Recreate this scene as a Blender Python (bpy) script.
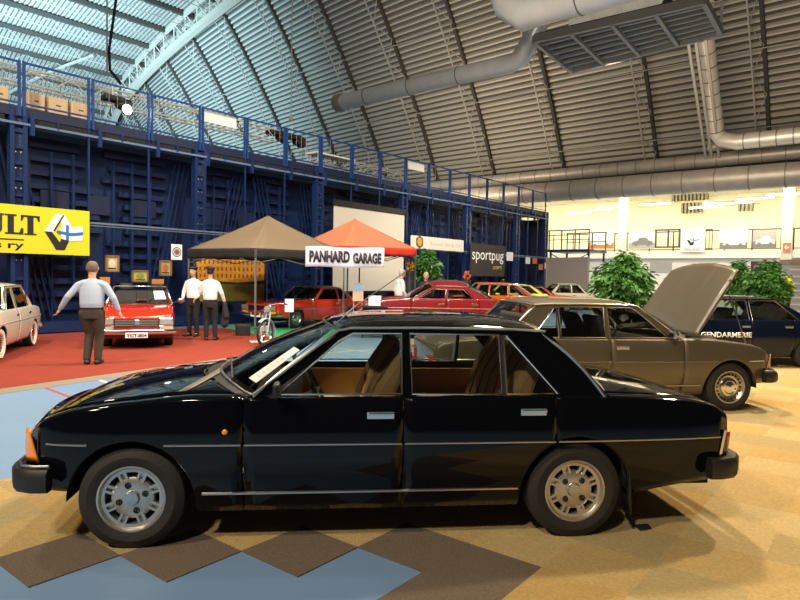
import bpy, bmesh, math, random
from mathutils import Vector, Matrix
random.seed(7)
PI = math.pi
D = bpy.data
COL = bpy.context.scene.collection
for _o in list(D.objects): D.objects.remove(_o)

# ------------------------------------------------------------------ camera, world, lights, exposure
EYE = 1.68; FPX = 623.0; HYC = 276.0; ROLL = .0186
PITCH = math.atan((300 - HYC) / FPX)
cd = D.cameras.new('camera'); cam = D.objects.new('camera', cd); COL.objects.link(cam)
cd.sensor_width = 36; cd.lens = 36 * FPX / 800; cd.clip_end = 400; cd.clip_start = .05
cam.matrix_world = Matrix.Translation((0, 0, EYE)) @ Matrix.Rotation(PI/2 - PITCH, 4, 'X') @ Matrix.Rotation(ROLL, 4, 'Z')
bpy.context.scene.camera = cam
vs = bpy.context.scene.view_settings
bpy.context.scene.display_settings.display_device = 'sRGB'
vs.view_transform = 'Standard'; vs.look = 'None'; vs.gamma = 1; vs.use_curve_mapping = False
vs.exposure = 0.0
wd = D.worlds.new('hall_ambient'); bpy.context.scene.world = wd; wd.use_nodes = True
wd.node_tree.nodes['Background'].inputs[0].default_value = (.42, .36, .30, 1)
wd.node_tree.nodes['Background'].inputs[1].default_value = .09

# hall axes: U runs along the blue stand away from the camera, W runs to the right along the end wall
U = Vector((.634, .773, 0)); W = Vector((.773, -.634, 0)); Z = Vector((0, 0, 1))
def hall(u, w, z=0): return U*u + W*w + Z*z

def spot(name, loc, target, power, col, size=.25, cone=120, blend=.6):
    l = D.lights.new(name, 'SPOT'); l.energy = power; l.color = col; l.shadow_soft_size = size
    l.spot_size = math.radians(cone); l.spot_blend = blend
    o = D.objects.new(name, l); COL.objects.link(o); o.location = loc
    o.rotation_euler = (Vector(target) - Vector(loc)).to_track_quat('-Z', 'Y').to_euler(); return o
def area(name, loc, target, power, col, sx, sy):
    l = D.lights.new(name, 'AREA'); l.energy = power; l.color = col; l.shape = 'RECTANGLE'; l.size = sx; l.size_y = sy
    o = D.objects.new(name, l); COL.objects.link(o); o.location = loc
    o.rotation_euler = (Vector(target) - Vector(loc)).to_track_quat('-Z', 'Y').to_euler(); return o
WARM = (1, .77, .48); NEUT = (1, .88, .72); COOL = (.52, .84, 1)
spot('high_bay_light', (-9, -3.0, 11), (1.5, 6, 0), 5500, WARM, .5)
spot('high_bay_light', (3.2, 13, 11), (2, 5, 0), 6500, WARM, .5)
spot('high_bay_light', (-3.0, 12.5, 12), (-3, 7, 0), 2300, NEUT, .35)
spot('high_bay_light', (9.5, 11, 11), (7, 8, 0), 6500, WARM, .35)
spot('high_bay_light', (-9, 8, 12), (-7, 14, 0), 5500, NEUT, .4, 110)
spot('high_bay_light', (1, 14, 13), (0, 21, 0), 5500, NEUT, .4, 110)
spot('high_bay_light', (7, 25.5, 9), (5, 28, 0), 3800, NEUT, .4, 120)
spot('high_bay_light', (-4, -6, 12), (-2, 3, 0), 4500, NEUT, .5, 110)
area('roof_fill_cool', hall(12, -50, 8), hall(30, -66, 24), 16000, COOL, 10, 10).data.spread = math.radians(110)  # added fill without a fixture, turns the left roof bluish
area('roof_fill_cool', hall(24, -40, 8), hall(42, -44, 17), 700, COOL, 8, 8)  # weaker added cool fill further along the roof
area('roof_fill_warm', hall(32, -25, 8.5), hall(42, -31, 18), 1700, (1, .76, .52), 6, 6)  # unseen area lights added to warm the right part of the roof
area('roof_fill_warm', hall(29, -8, 8.5), hall(42, -10, 15), 750, (1, .74, .48), 6, 6)
area('duct_fill_neutral', (-1, 5, 9.5), (2, 26, 13), 2100, (1,.93,.82), 5, 5)  # added fill near the camera to brighten the suspended ducts
area('balcony_light', hall(39.9, -14, 6.6), hall(42.4, -14, 4.5), 750, (1, .90, .62), 26, .5)
area('balcony_light', hall(37.5, -12, 6.0), hall(41, -12, 2), 500, (1, .92, .72), 22, .8)

# ------------------------------------------------------------------ pixel helpers (layout only)
_c, _s = math.cos(PITCH), math.sin(PITCH); _cr, _sr = math.cos(ROLL), math.sin(ROLL)
def ray(u, v):
    a = u-400; b = 300-v; x = (a*_cr - b*_sr)/FPX; y = (a*_sr + b*_cr)/FPX
    return Vector((x, _c + y*_s, -_s + y*_c))
def G(u, v, z=0):
    d = ray(u, v); t = (z-EYE)/d.z; return Vector((d.x*t, d.y*t, z))
def at(u, v, Y):
    d = ray(u, v); t = Y/d.y; return Vector((d.x*t, Y, EYE + d.z*t))
def on_w(u, v, w):
    d = ray(u, v); t = w/d.dot(W); p = d*t; return p.dot(U), p.z + EYE
def on_u(u, v, uu):
    d = ray(u, v); t = uu/d.dot(U); p = d*t; return p.dot(W), p.z + EYE

# ------------------------------------------------------------------ materials
_mats = {}
def mat(name, col=(.5,.5,.5), rough=.5, metal=0., coat=0., spec=.5, noise=None, bump=None, trans=None, emit=None, wave=None, alpha=None):
    if name in _mats: return _mats[name]
    m = D.materials.new(name); m.use_nodes = True; nt = m.node_tree; b = nt.nodes['Principled BSDF']
    b.inputs['Base Color'].default_value = (*col, 1); b.inputs['Roughness'].default_value = rough
    b.inputs['Metallic'].default_value = metal; b.inputs['Coat Weight'].default_value = coat
    b.inputs['Coat Roughness'].default_value = .03; b.inputs['Specular IOR Level'].default_value = spec
    tc = nt.nodes.new('ShaderNodeTexCoord')
    if noise:  # (scale, col2, contrast)
        n = nt.nodes.new('ShaderNodeTexNoise'); n.inputs['Scale'].default_value = noise[0]; n.inputs['Detail'].default_value = 4
        nt.links.new(tc.outputs['Object'], n.inputs['Vector'])
        r = nt.nodes.new('ShaderNodeValToRGB'); r.color_ramp.elements[0].position = .5-noise[2]; r.color_ramp.elements[1].position = .5+noise[2]
        r.color_ramp.elements[0].color = (*col, 1); r.color_ramp.elements[1].color = (*noise[1], 1)
        nt.links.new(n.outputs['Fac'], r.inputs[0]); nt.links.new(r.outputs[0], b.inputs['Base Color'])
    if bump:   # (scale, strength)
        n = nt.nodes.new('ShaderNodeTexNoise'); n.inputs['Scale'].default_value = bump[0]
        nt.links.new(tc.outputs['Object'], n.inputs['Vector'])
        bp = nt.nodes.new('ShaderNodeBump'); bp.inputs['Strength'].default_value = bump[1]; bp.inputs['Distance'].default_value = .02
        nt.links.new(n.outputs['Fac'], bp.inputs['Height']); nt.links.new(bp.outputs[0], b.inputs['Normal'])
    if emit: b.inputs['Emission Color'].default_value = (*emit[0], 1); b.inputs['Emission Strength'].default_value = emit[1]
    _mats[name] = m; return m
def glass(name, tint=(.8,.85,.85), refl=1.45):
    if name in _mats: return _mats[name]
    m = D.materials.new(name); m.use_nodes = True; nt = m.node_tree; nt.nodes.clear()
    o = nt.nodes.new('ShaderNodeOutputMaterial'); mx = nt.nodes.new('ShaderNodeMixShader'); f = nt.nodes.new('ShaderNodeFresnel')
    t = nt.nodes.new('ShaderNodeBsdfTransparent'); g = nt.nodes.new('ShaderNodeBsdfGlossy')
    f.inputs[0].default_value = refl; t.inputs[0].default_value = (*tint, 1); g.inputs['Roughness'].default_value = .01
    nt.links.new(f.outputs[0], mx.inputs[0]); nt.links.new(t.outputs[0], mx.inputs[1]); nt.links.new(g.outputs[0], mx.inputs[2])
    nt.links.new(mx.outputs[0], o.inputs[0]); _mats[name] = m; return m

BLACKP = mat('black_paint', (.002,.0026,.0045), .05, spec=.32)
CHROME = mat('chrome', (.78,.77,.74), .16, 1)
DCHROME = mat('brushed_trim', (.50,.48,.44), .3, 1)
RUBBER = mat('tyre_rubber', (.016,.014,.013), .75, bump=(60,.2))
PLAST = mat('black_plastic', (.012,.011,.011), .5)
DARK = mat('underbody_dark', (.008,.008,.008), .9)
ALLOY = mat('alloy_rim', (.55,.53,.50), .33, .85)
GLASS = glass('car_glass', (.84,.87,.84)); CLEAR = glass('clear_glass', (.9,.93,.92))
AMBER = mat('amber_lens', (1,.31,.01), .2, coat=.6); REDL = mat('red_lens', (.55,.02,.01), .2, coat=.6)
WHITEL = mat('headlamp_lens', (.42,.40,.34), .15, .3, coat=1)
TANV = mat('tan_velour', (.44,.25,.11), .85, noise=(9,(.50,.30,.14),.2))
TAND = mat('brown_velour', (.11,.06,.028), .9, noise=(8,(.15,.085,.04),.2))
TANL = mat('ochre_trim', (.42,.21,.05), .7)
PAPER = mat('white_paper', (.82,.82,.82), .7); INK = mat('ink_black', (.015,.012,.015), .6)
WHITEP = mat('white_lettering', (.85,.85,.85), .6)
SKIN = mat('skin', (.56,.31,.20), .55); SKIN2 = mat('skin_ruddy', (.62,.33,.22), .55)
STEEL = mat('galvanised_steel', (.66,.63,.58), .38, .35, noise=(2.2,(.78,.75,.70),.25))
GREYM = mat('grey_painted_steel', (.36,.36,.34), .5)

# ------------------------------------------------------------------ mesh building
class MB:
    def __init__(s): s.v = []; s.f = []; s.mi = []; s.cur = 0; s.M = None
    def mat(s, i): s.cur = i; return s
    def V(s, p):
        p = Vector(p)
        if s.M is not None: p = s.M @ p
        s.v.append(p); return len(s.v)-1
    def F(s, *ix): s.f.append(tuple(ix)); s.mi.append(s.cur)
    def quad(s, a, b, c, d): i = [s.V(p) for p in (a,b,c,d)]; s.F(*i); return s
    def box(s, x0, x1, y0, y1, z0, z1):
        i = [s.V((x,y,z)) for x in (x0,x1) for y in (y0,y1) for z in (z0,z1)]
        for q in ((0,1,3,2),(4,6,7,5),(0,4,5,1),(2,3,7,6),(0,2,6,4),(1,5,7,3)): s.F(*[i[k] for k in q])
        return s
    def bar(s, p, q, a, b=None, up=(0,0,1)):   # rectangular bar between two points
        p = Vector(p); q = Vector(q); b = b or a; d = (q-p).normalized(); up = Vector(up)
        if abs(d.dot(up)) > .98: up = Vector((1,0,0))
        x = d.cross(up).normalized()*a/2; y = x.cross(d).normalized()*b/2
        i = [s.V(c + sx*x + sy*y) for c in (p,q) for sx,sy in ((-1,-1),(1,-1),(1,1),(-1,1))]
        for k in range(4): s.F(i[k], i[(k+1)%4], i[4+(k+1)%4], i[4+k])
        s.F(*i[3::-1]); s.F(*i[4:]); return s
    def tube(s, pts, r, n=8, caps=True, closed=False):
        pts = [Vector(p) for p in pts]; m = len(pts); rs = r if isinstance(r, (list,tuple)) else [r]*m
        d0 = (pts[1]-pts[0]).normalized(); up = Vector((0,0,1)) if abs(d0.z) < .9 else Vector((1,0,0)); rings = []
        nrm = (up - d0*up.dot(d0)).normalized()
        for k in range(m):
            if closed: d = (pts[(k+1)%m]-pts[k-1]).normalized()
            else: d = ((pts[min(k+1,m-1)]-pts[max(k-1,0)])).normalized()
            nrm = (nrm - d*nrm.dot(d)).normalized(); bn = d.cross(nrm)
            rings.append([s.V(pts[k] + (nrm*math.cos(2*PI*j/n) + bn*math.sin(2*PI*j/n))*rs[k]) for j in range(n)])
        for k in range(m if closed else m-1):
            A = rings[k]; B = rings[(k+1)%m]
            for j in range(n): s.F(A[j], A[(j+1)%n], B[(j+1)%n], B[j])
        if caps and not closed: s.F(*rings[0][::-1]); s.F(*rings[-1])
        return s
    def grid(s, fn, nu, nv):
        ids = [[s.V(fn(i/nu, j/nv)) for j in range(nv+1)] for i in range(nu+1)]
        for i in range(nu):
            for j in range(nv): s.F(ids[i][j], ids[i+1][j], ids[i+1][j+1], ids[i][j+1])
        return s
    def rows(s, rows, closed=False):
        ids = [[s.V(p) for p in r] for r in rows]; n = len(ids[0])
        for a, b in zip(ids, ids[1:]):
            for j in range(n if closed else n-1): s.F(a[j], b[j], b[(j+1)%n], a[(j+1)%n])
        return s
    def lathe(s, prof, n=32, axis='Y', c=(0,0,0), ang=(0, 2*PI)):  # prof: (radius, along)
        c = Vector(c); full = abs(ang[1]-ang[0]-2*PI) < 1e-6; rows = []
        for k in range(n if full else n+1):
            a = ang[0]+(ang[1]-ang[0])*k/n; ca, sa = math.cos(a), math.sin(a); r_ = []
            for r, h in prof:
                p = {'Y': (r*ca, h, r*sa), 'Z': (r*ca, r*sa, h), 'X': (h, r*ca, r*sa)}[axis]; r_.append(s.V(c+Vector(p)))
            rows.append(r_)
        m = len(rows)
        for k in range(m if full else m-1):
            A, B = rows[k], rows[(k+1)%m]
            for j in range(len(prof)-1): s.F(A[j], A[j+1], B[j+1], B[j])
        return s
    def prism(s, poly, f0, f1):   # poly 2d -> two mapped faces + sides
        a = [s.V(f0(p)) for p in poly]; b = [s.V(f1(p)) for p in poly]; n = len(poly)
        s.F(*a); s.F(*b[::-1])
        for k in range(n): s.F(a[k], b[k], b[(k+1)%n], a[(k+1)%n])
        return s
    def ball(s, c, r, nu=12, nv=8):
        c = Vector(c); r = Vector(r) if not isinstance(r, (int,float)) else Vector((r,r,r)); rows = []
        for i in range(1, nv):
            t = PI*i/nv; rows.append([s.V(c+Vector((r.x*math.sin(t)*math.cos(2*PI*j/nu), r.y*math.sin(t)*math.sin(2*PI*j/nu), r.z*math.cos(t)))) for j in range(nu)])
        T = s.V(c+Vector((0,0,r.z))); B = s.V(c-Vector((0,0,r.z)))
        for a, b in zip(rows, rows[1:]):
            for j in range(nu): s.F(a[j], b[j], b[(j+1)%nu], a[(j+1)%nu])
        for j in range(nu): s.F(T, rows[0][j], rows[0][(j+1)%nu]); s.F(B, rows[-1][(j+1)%nu], rows[-1][j])
        return s
    def build(s, name, mats, parent=None, smooth=35, thick=0, bevel=0, label=None, recalc=True):
        me = D.meshes.new(name); me.from_pydata([tuple(v) for v in s.v], [], s.f)
        mats = mats if isinstance(mats, (list,tuple)) else [mats]
        for m in mats: me.materials.append(m)
        me.polygons.foreach_set('material_index', s.mi)
        if recalc:
            bm = bmesh.new(); bm.from_mesh(me); bmesh.ops.recalc_face_normals(bm, faces=bm.faces); bm.to_mesh(me); bm.free()
        if smooth:
            me.polygons.foreach_set('use_smooth', [True]*len(me.polygons)); me.set_sharp_from_angle(angle=math.radians(smooth))
        o = D.objects.new(name, me); COL.objects.link(o)
        if parent: o.parent = parent
        if bevel:
            b = o.modifiers.new('bevel', 'BEVEL'); b.width = bevel; b.segments = 2; b.limit_method = 'ANGLE'; b.angle_limit = .7
        if thick:
            t = o.modifiers.new('solid', 'SOLIDIFY'); t.thickness = abs(thick); t.offset = -1 if thick > 0 else 1
        if label: o['label'] = label
        return o

def frame(o, x):   # local x right, y up, z towards the viewer
    x = Vector(x).normalized(); n = x.cross(Z); o = Vector(o)
    return Matrix(((x.x,0,n.x,o.x),(x.y,0,n.y,o.y),(x.z,1,n.z,o.z),(0,0,0,1)))
def thing(name, label, cat, loc=(0,0,0), rz=0, group=None, M=None):
    o = D.objects.new(name, None); COL.objects.link(o); o.empty_display_size = .1
    if M is not None: o.matrix_world = M
    else: o.location = loc; o.rotation_euler = (0,0,rz)
    o['label'] = label; o['category'] = cat
    if group: o['group'] = group
    return o
def tag(o, label, cat, group=None):
    o['label'] = label; o['category'] = cat
    if group: o['group'] = group
    return o
def structure(o): o['kind'] = 'structure'; return o
def pos(o, loc, rz=0): o.location = loc; o.rotation_euler = (0,0,rz); return o
def children(o): return [c for c in D.objects if c.parent == o]
def copy_tree(o, parent=None):
    c = o.copy(); COL.objects.link(c); c.parent = parent
    for ch in children(o): copy_tree(ch, c)
    return c
def bake(o):   # apply modifiers without operators
    dg = bpy.context.evaluated_depsgraph_get(); me = D.meshes.new_from_object(o.evaluated_get(dg)); o.modifiers.clear(); o.data = me; return o
def text(name, s, mats, parent, x0, x1, y0, y1, z=.004, bold=0., ext=.002, label=None, swap=None, shear=0):
    cu = D.curves.new(name, 'FONT'); cu.body = s; cu.size = 1; cu.offset = bold; cu.extrude = 0; cu.shear = shear; cu.resolution_u = 3
    o = D.objects.new(name, cu); COL.objects.link(o); bpy.context.view_layer.update()
    me = D.meshes.new_from_object(o.evaluated_get(bpy.context.evaluated_depsgraph_get())); D.objects.remove(o)
    xs = [v.co.x for v in me.vertices]; ys = [v.co.y for v in me.vertices]; a, b, c, d = min(xs), max(xs), min(ys), max(ys)
    for v in me.vertices:
        p = Vector((x0+(v.co.x-a)/(b-a)*(x1-x0), y0+(v.co.y-c)/(d-c)*(y1-y0), z)); v.co = swap(p) if swap else p
    me.materials.clear(); me.materials.append(mats); o = D.objects.new(name, me); COL.objects.link(o); o.parent = parent
    t = o.modifiers.new('solid', 'SOLIDIFY'); t.thickness = ext; t.offset = 0
    if label: o['label'] = label
    return o

def curve(pts):   # monotone cubic interpolation
    xs = [p[0] for p in pts]; ys = [p[1] for p in pts]; n = len(xs)
    d = [(ys[i+1]-ys[i])/(xs[i+1]-xs[i]) for i in range(n-1)]; m = [d[0]]+[0 if d[i-1]*d[i] <= 0 else (2*d[i-1]*d[i]/(d[i-1]+d[i])) for i in range(1,n-1)]+[d[-1]] if n > 1 else [0]
    def f(x):
        if x <= xs[0]: return ys[0]
        if x >= xs[-1]: return ys[-1]
        i = 0
        while x > xs[i+1]: i += 1
        h = xs[i+1]-xs[i]; t = (x-xs[i])/h
        return (1+2*t)*(1-t)**2*ys[i] + t*(1-t)**2*h*m[i] + t*t*(3-2*t)*ys[i+1] + t*t*(t-1)*h*m[i+1]
    return f
def lerp(a, b, t): return a+(b-a)*t

# ------------------------------------------------------------------ the hall: floor, carpets
FL_BLUE = mat('blue_sports_floor', (.15,.265,.46), .38, noise=(1.5,(.165,.28,.48),.3), spec=.4)
m = MB(); m.quad((-60,-12,0),(60,-12,0),(60,75,0),(-60,75,0))
floor = structure(m.build('floor', FL_BLUE, smooth=0))
def strip(a, b, w):
    a = Vector(a); b = Vector(b); n = (b-a).cross(Z).normalized()*w/2
    return a-n, b-n, b+n, a+n
def ground_patch(name, quads, mats, z0, h, label, cat=None):
    m = MB()
    for q in quads: m.prism([tuple(p)[:2] for p in q], lambda p: (p[0],p[1],z0), lambda p: (p[0],p[1],z0+h))
    o = m.build(name, mats, smooth=0)
    if cat: tag(o, label, cat)
    else: structure(o); o['label'] = label
    return o
ground_patch('trim_1', [strip(G(84,374),G(126,390),.05), strip(G(120,383),G(285,352),.05)], mat('line_white', (.75,.76,.78), .5), .0, .002, 'white court lines on the blue floor')
ground_patch('trim_2', [strip(G(30,382),G(80,401),.05)], mat('line_red', (.42,.05,.06), .5), .0, .002, 'red court line on the blue floor')
ground_patch('trim_3', [strip(G(318,354),G(400,347),.05), strip(G(330,347),G(372,353),.05)], mat('line_yellow', (.62,.50,.06), .5), .0, .002, 'yellow court lines behind the black sedan')
REDC = mat('red_carpet', (.235,.026,.010), .95, noise=(3,(.20,.021,.008),.2), bump=(80,.4))
GRYC = mat('grey_carpet_border', (.22,.195,.15), .95, noise=(40,(.18,.16,.125),.2))
GRNC = mat('green_carpet', (.02,.33,.12), .95, bump=(80,.4))
a = G(-260,424); b = G(262,353.5); d_ = G(285,340)
ground_patch('floor_border_strip', [strip(a+Vector((.0,-.28,0)), b+Vector((.0,-.28,0)), .52)], GRYC, .0, .004, 'grey carpet border strip along the front of the red carpet', 'carpet')
ground_patch('red_carpet', [[a, b, d_, G(226,328.5), hall(9.2,-17.3), hall(-6,-17.3)]], REDC, .0, .008, 'large red carpet under the small cars in front of the blue stand', 'carpet')
ground_patch('green_carpet', [[G(216,329.5)+Vector((0,-.3,0)), G(285,339)+Vector((.05,.1,0)), G(350,337), G(345,326), G(240,325)]], GRNC, .0, .006, 'green carpet under the tents beside the red carpet', 'carpet')
# carpet tiles laid as diamonds
TILE = [mat('carpet_tile_ochre', (.47,.335,.135), .95, noise=(55,(.37,.265,.11),.16), bump=(120,.5)),
        mat('carpet_tile_sand', (.49,.37,.175), .95, noise=(55,(.39,.30,.14),.16), bump=(120,.5)),
        mat('carpet_tile_gold', (.47,.315,.115), .95, noise=(55,(.37,.25,.09),.16), bump=(120,.5)),
        mat('carpet_tile_dark', (.085,.066,.050), .95, noise=(170,(.18,.14,.105),.16), bump=(120,.5)),
        mat('carpet_tile_olive', (.39,.305,.14), .95, noise=(55,(.31,.24,.11),.16), bump=(120,.5))]
ar = math.radians(6.8); r_ = Vector((math.cos(ar), math.sin(ar), 0)); n_ = Vector((-r_.y, r_.x, 0)); T0 = Vector((-1.97,3.57,0)); hd = .35
m = MB(); rnd = random.Random(3)
for p in range(-20, 60):
    for q in range(-8, 60):
        if (p+q) % 2: continue
        c = T0 + r_*hd*p + n_*hd*q
        if c.y < 1.2 or c.y > 16.5 or abs(c.x) > 13: continue
        front = p+q >= 0 if p <= 5 else (p-5)+q >= -999 if q > -2 else True
        if p <= 6 and q < 0: front = False
        if p >= 6 and q < 0: front = (p - 6) >= (-q-2) and not (p == 6 and q == -1)
        if (p, q) in ((7,-1), (6,-2), (7,-3), (8,-2)): front = True
        if (c - T0).dot(r_) < 3.6 and (c-T0).dot(n_) > 1.35 + .05: front = False
        if not front: continue
        dark = (q == 0 and p in (-4,-2,0,2,4,6)) or (p, q) in ((7,-1),(6,-2),(7,-3))
        k = 3 if dark else rnd.choice((0,0,1,1,2,4) if p > 9 else (0,0,1,2,4))
        jit = .0
        m.cur = k; z1 = .007 + .0008*rnd.random()
        cs = [c + r_*hd*.999, c + n_*hd*.999, c - r_*hd*.999, c - n_*hd*.999]
        m.prism([tuple(x)[:2] for x in cs], lambda v: (v[0],v[1],0), lambda v: (v[0],v[1],z1))
tag(m.build('carpet_tiles', TILE, smooth=0), 'ochre and brown diamond-laid carpet tiles under the black and beige sedans', 'carpet')
ground_patch('tape_scrap', [[G(648,524,.009), G(652,529,.009), G(640,531,.009), G(634,525,.009)]], INK, .009, .003, 'scrap of black tape on the carpet behind the black sedan rear wheel', 'tape')

# ------------------------------------------------------------------ roof
ROOFM = [mat('roof_slat', (.40,.39,.35), .55, .2, noise=(.25,(.46,.45,.40),.3)), mat('roof_gap', (.085,.08,.07), .8)]
RIBD = mat('roof_beam_dark', (.045,.040,.036), .8); RIBL = mat('roof_truss_steel', (.34,.33,.30), .5)
uA = curve([(9.0,46.0),(10.4,45.0),(14,43.0),(18.3,40.2),(23,36.8),(26.5,33.8),(29.5,30.5)])   # u as a function of z
zB = curve([(-98,12),(-90,16.6),(-81,20.3),(-70.6,23.6),(-50.5,26.6),(-30,28.2),(0,29),(45,29)])
m = MB(); ws = [-86,-80,-74,-68,-62,-56,-50,-44,-38,-32,-26,-20,-14,-8,-2,4,10,18]
N = 2*105; rows = []
for i in range(N+1):
    row = []
    for w in ws:
        z = lerp(9.2, zB(w), i/N); u = uA(z); off = .13 if (i//2) % 2 else 0
        row.append(hall(u+off*.8, w, z+off*.6))
    rows.append(row)
m.rows(rows); nw = len(ws)-1; m.mi = [1 if (k//nw)//2 % 2 else 0 for k in range(len(m.f))]; structure(m.build('ceiling', ROOFM, smooth=0))
m = MB(); rows = []
wl = [-98,-92,-86,-80,-74,-68,-62,-56,-50,-42,-34,-26,-18,-8,4,18]
nr = 2*230
for i in range(nr+1):
    off = .12 if (i//2) % 2 else 0; row = []
    for w in wl:
        zz = zB(w); u1 = uA(zz); row.append(hall(lerp(u1, -10, i/nr), w, zz+off+.02))
    rows.append(row)
m.rows(rows); nw = len(wl)-1; m.mi = [1 if (k//nw) % 4 == 1 else 0 for k in range(len(m.f))]; structure(m.build('ceiling', ROOFM, smooth=0))
def lattice(m, P, Q, n, r=.035, closed=True):   # P, Q: functions t -> point (two chords)
    for k in range(n):
        a = k/n; b = (k+1)/n; mid = (a+b)/2
        m.bar(P(a), Q(mid), r); m.bar(Q(mid), P(b), r)
def arib(w, z): return hall(uA(z), w, z)
def inward(w, z, d):  # towards the hall inside
    du = uA(z+.3)-uA(z-.3); n = Vector((-.6, du)).normalized(); return hall(uA(z)+n.x*d, w, z+n.y*d)
for w in (-80,-74,-68,-62,-56,-50,-44,-38.5,-32.8,-27,-20.9,-14,-7.2,-1,5):
    z1 = min(zB(w), 27)-.05; K = 12
    m = MB()
    for k in range(K): m.bar(inward(w, lerp(9.4,z1,k/K), .14), inward(w, lerp(9.4,z1,(k+1)/K), .14), .22, .24)
    o = m.build('roof_rib', RIBD, smooth=0)
    tag(o, 'dark steel rib running up the corrugated roof above the hall end wall', 'beam', 'steel ribs of the curved roof')
    m = MB(); wo = w-.55
    for dx in (-.55,):
        for k in range(K): m.bar(inward(w+dx, lerp(9.4,z1,k/K), 1.0), inward(w+dx, lerp(9.4,z1,(k+1)/K), 1.0), .08)
    lattice(m, lambda t: inward(wo, lerp(9.4,z1,t), 1.0), lambda t: inward(w, lerp(9.4,z1,t), .25), 7, .045)
    m.build('truss_lattice', RIBL, o, smooth=0)
for z, wh in ((11.5,'lowest'), (15.6,'middle'), (20.3,'highest')):
    m = MB(); wi = ws[1:] if z < 20 else [w for w in ws[1:] if zB(w) > 21.5]
    m.tube([inward(w, z, .62) for w in wi], .035, 5); tag(m.build('tie_rod', RIBL), 'thin horizontal steel tie rod crossing the roof ribs, the %s of three' % wh, 'tie rod')
for w in (-94,-90,-86,-82,-78,-74,-70,-66,-62,-58,-54,-50,-46,-42):
    u1 = uA(zB(w)); zz = zB(w)-.25; m = MB(); m.bar(hall(u1, w, zz), hall(-8, w, zz), .36, .36)
    o = m.build('roof_purlin', RIBD, smooth=0); tag(o, 'long dark purlin under the bluish left part of the roof', 'beam', 'purlins under the left roof')
    m = MB()
    m.bar(hall(u1, w, zz-1.1), hall(-8, w, zz-1.1), .06); lattice(m, lambda t: hall(lerp(u1,-8,t), w, zz-.1), lambda t: hall(lerp(u1,-8,t), w, zz-1.1), 16, .045)
    m.build('truss_lattice', RIBL, o, smooth=0)
# the pale arch truss where the two roof parts meet, and cross arches
def arch(du, mats, name, label, big):
    f = lambda w, dz, d2=0: hall(uA(zB(w))-.5+du+d2, w, zB(w)-dz)
    wk = [lerp(-92, -30, k/26) for k in range(27)]; m = MB()
    for dz, d2 in ((.3,-.6),(.3,.6),(1.9,0)):
        for a, b in zip(wk, wk[1:]): m.bar(f(a,dz,d2), f(b,dz,d2), .26*big if dz < 1 else .46*big)
    for a, b in zip(wk, wk[1:]):
        for d2 in (-.6,.6): c = (a+b)/2; m.bar(f(a,.3,d2), f(c,1.9), .09); m.bar(f(c,1.9), f(b,.3,d2), .09)
    tag(m.build(name, mats, smooth=0), label, 'truss')
arch(0, mat('pale_arch', (.40,.37,.31), .5), 'arch_truss', 'big pale arch truss where the bluish roof meets the ribbed roof', 1.25)
for k, (u0, w0, u1, w1) in enumerate(((30,-94,20,-66),(20,-94,30,-66),(16,-90,6,-62),(6,-90,16,-62))):
    m = MB(); K = 8
    for q in range(K): f = lambda t: hall(lerp(u0,u1,t), lerp(w0,w1,t), zB(lerp(w0,w1,t))-.7); m.bar(f(q/K), f((q+1)/K), .22)
    tag(m.build('roof_brace', RIBL, smooth=0), 'diagonal pale brace under the bluish roof at the top left', 'brace', 'diagonal roof braces')

# ------------------------------------------------------------------ end wall with balcony
CREAM = mat('cream_wall', (.80,.72,.50), .8, noise=(.6,(.84,.76,.56),.3)); WHT = mat('white_wall', (.83,.81,.74), .7)
def hbox(m, u0, u1, w0, w1, z0, z1):
    i = [m.V(hall(u,w,z)) for u in (u0,u1) for w in (w0,w1) for z in (z0,z1)]
    for q in ((0,1,3,2),(4,6,7,5),(0,4,5,1),(2,3,7,6),(0,2,6,4),(1,5,7,3)): m.F(*[i[k] for k in q])
m = MB(); hbox(m, 44.0, 44.3, -45, 25, 0, 7.3); structure(m.build('wall_back', CREAM, smooth=0))
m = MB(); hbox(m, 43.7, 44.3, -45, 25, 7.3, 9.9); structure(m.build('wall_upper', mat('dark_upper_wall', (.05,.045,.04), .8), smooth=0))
m = MB(); hbox(m, 41.2, 41.4, -45, 25, 0, 3.1); structure(m.build('wall_end_lower', WHT, smooth=0))
m = MB(); hbox(m, 40.9, 44.0, -45, 25, 3.1, 3.55); structure(m.build('trim_4', WHT, smooth=0))
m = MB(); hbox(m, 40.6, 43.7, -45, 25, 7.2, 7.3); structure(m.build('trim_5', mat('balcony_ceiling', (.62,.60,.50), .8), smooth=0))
for w in (-24.2,-14.75,-5.5,3.5):
    m = MB(); hbox(m, 40.7, 41.15, w-.27, w+.27, 0, 7.6)
    tag(m.build('column', mat('column_white', (.72,.70,.62), .6), smooth=0, bevel=.02), 'square white column carrying the end wall balcony', 'column', 'end wall balcony columns')
MET = mat('dark_rail', (.05,.05,.05), .5)
for k, (a, b) in enumerate(((-24,-15),(-14.5,-5.8),(-5.2,3.3))):
    m = MB()
    for z in (4.75,): m.bar(hall(40.95,a,z), hall(40.95,b,z), .07)
    m.bar(hall(40.95,a,3.65), hall(40.95,b,3.65), .05)
    o = m.build('balcony_railing', MET, smooth=0); tag(o, 'thin dark railing along the white balcony', 'railing', 'balcony railings')
    m = MB(); w = a
    while w < b: m.bar(hall(40.95,w,3.55), hall(40.95,w,4.78), .06); w += 1.45
    m.build('post', MET, o, smooth=0)
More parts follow.
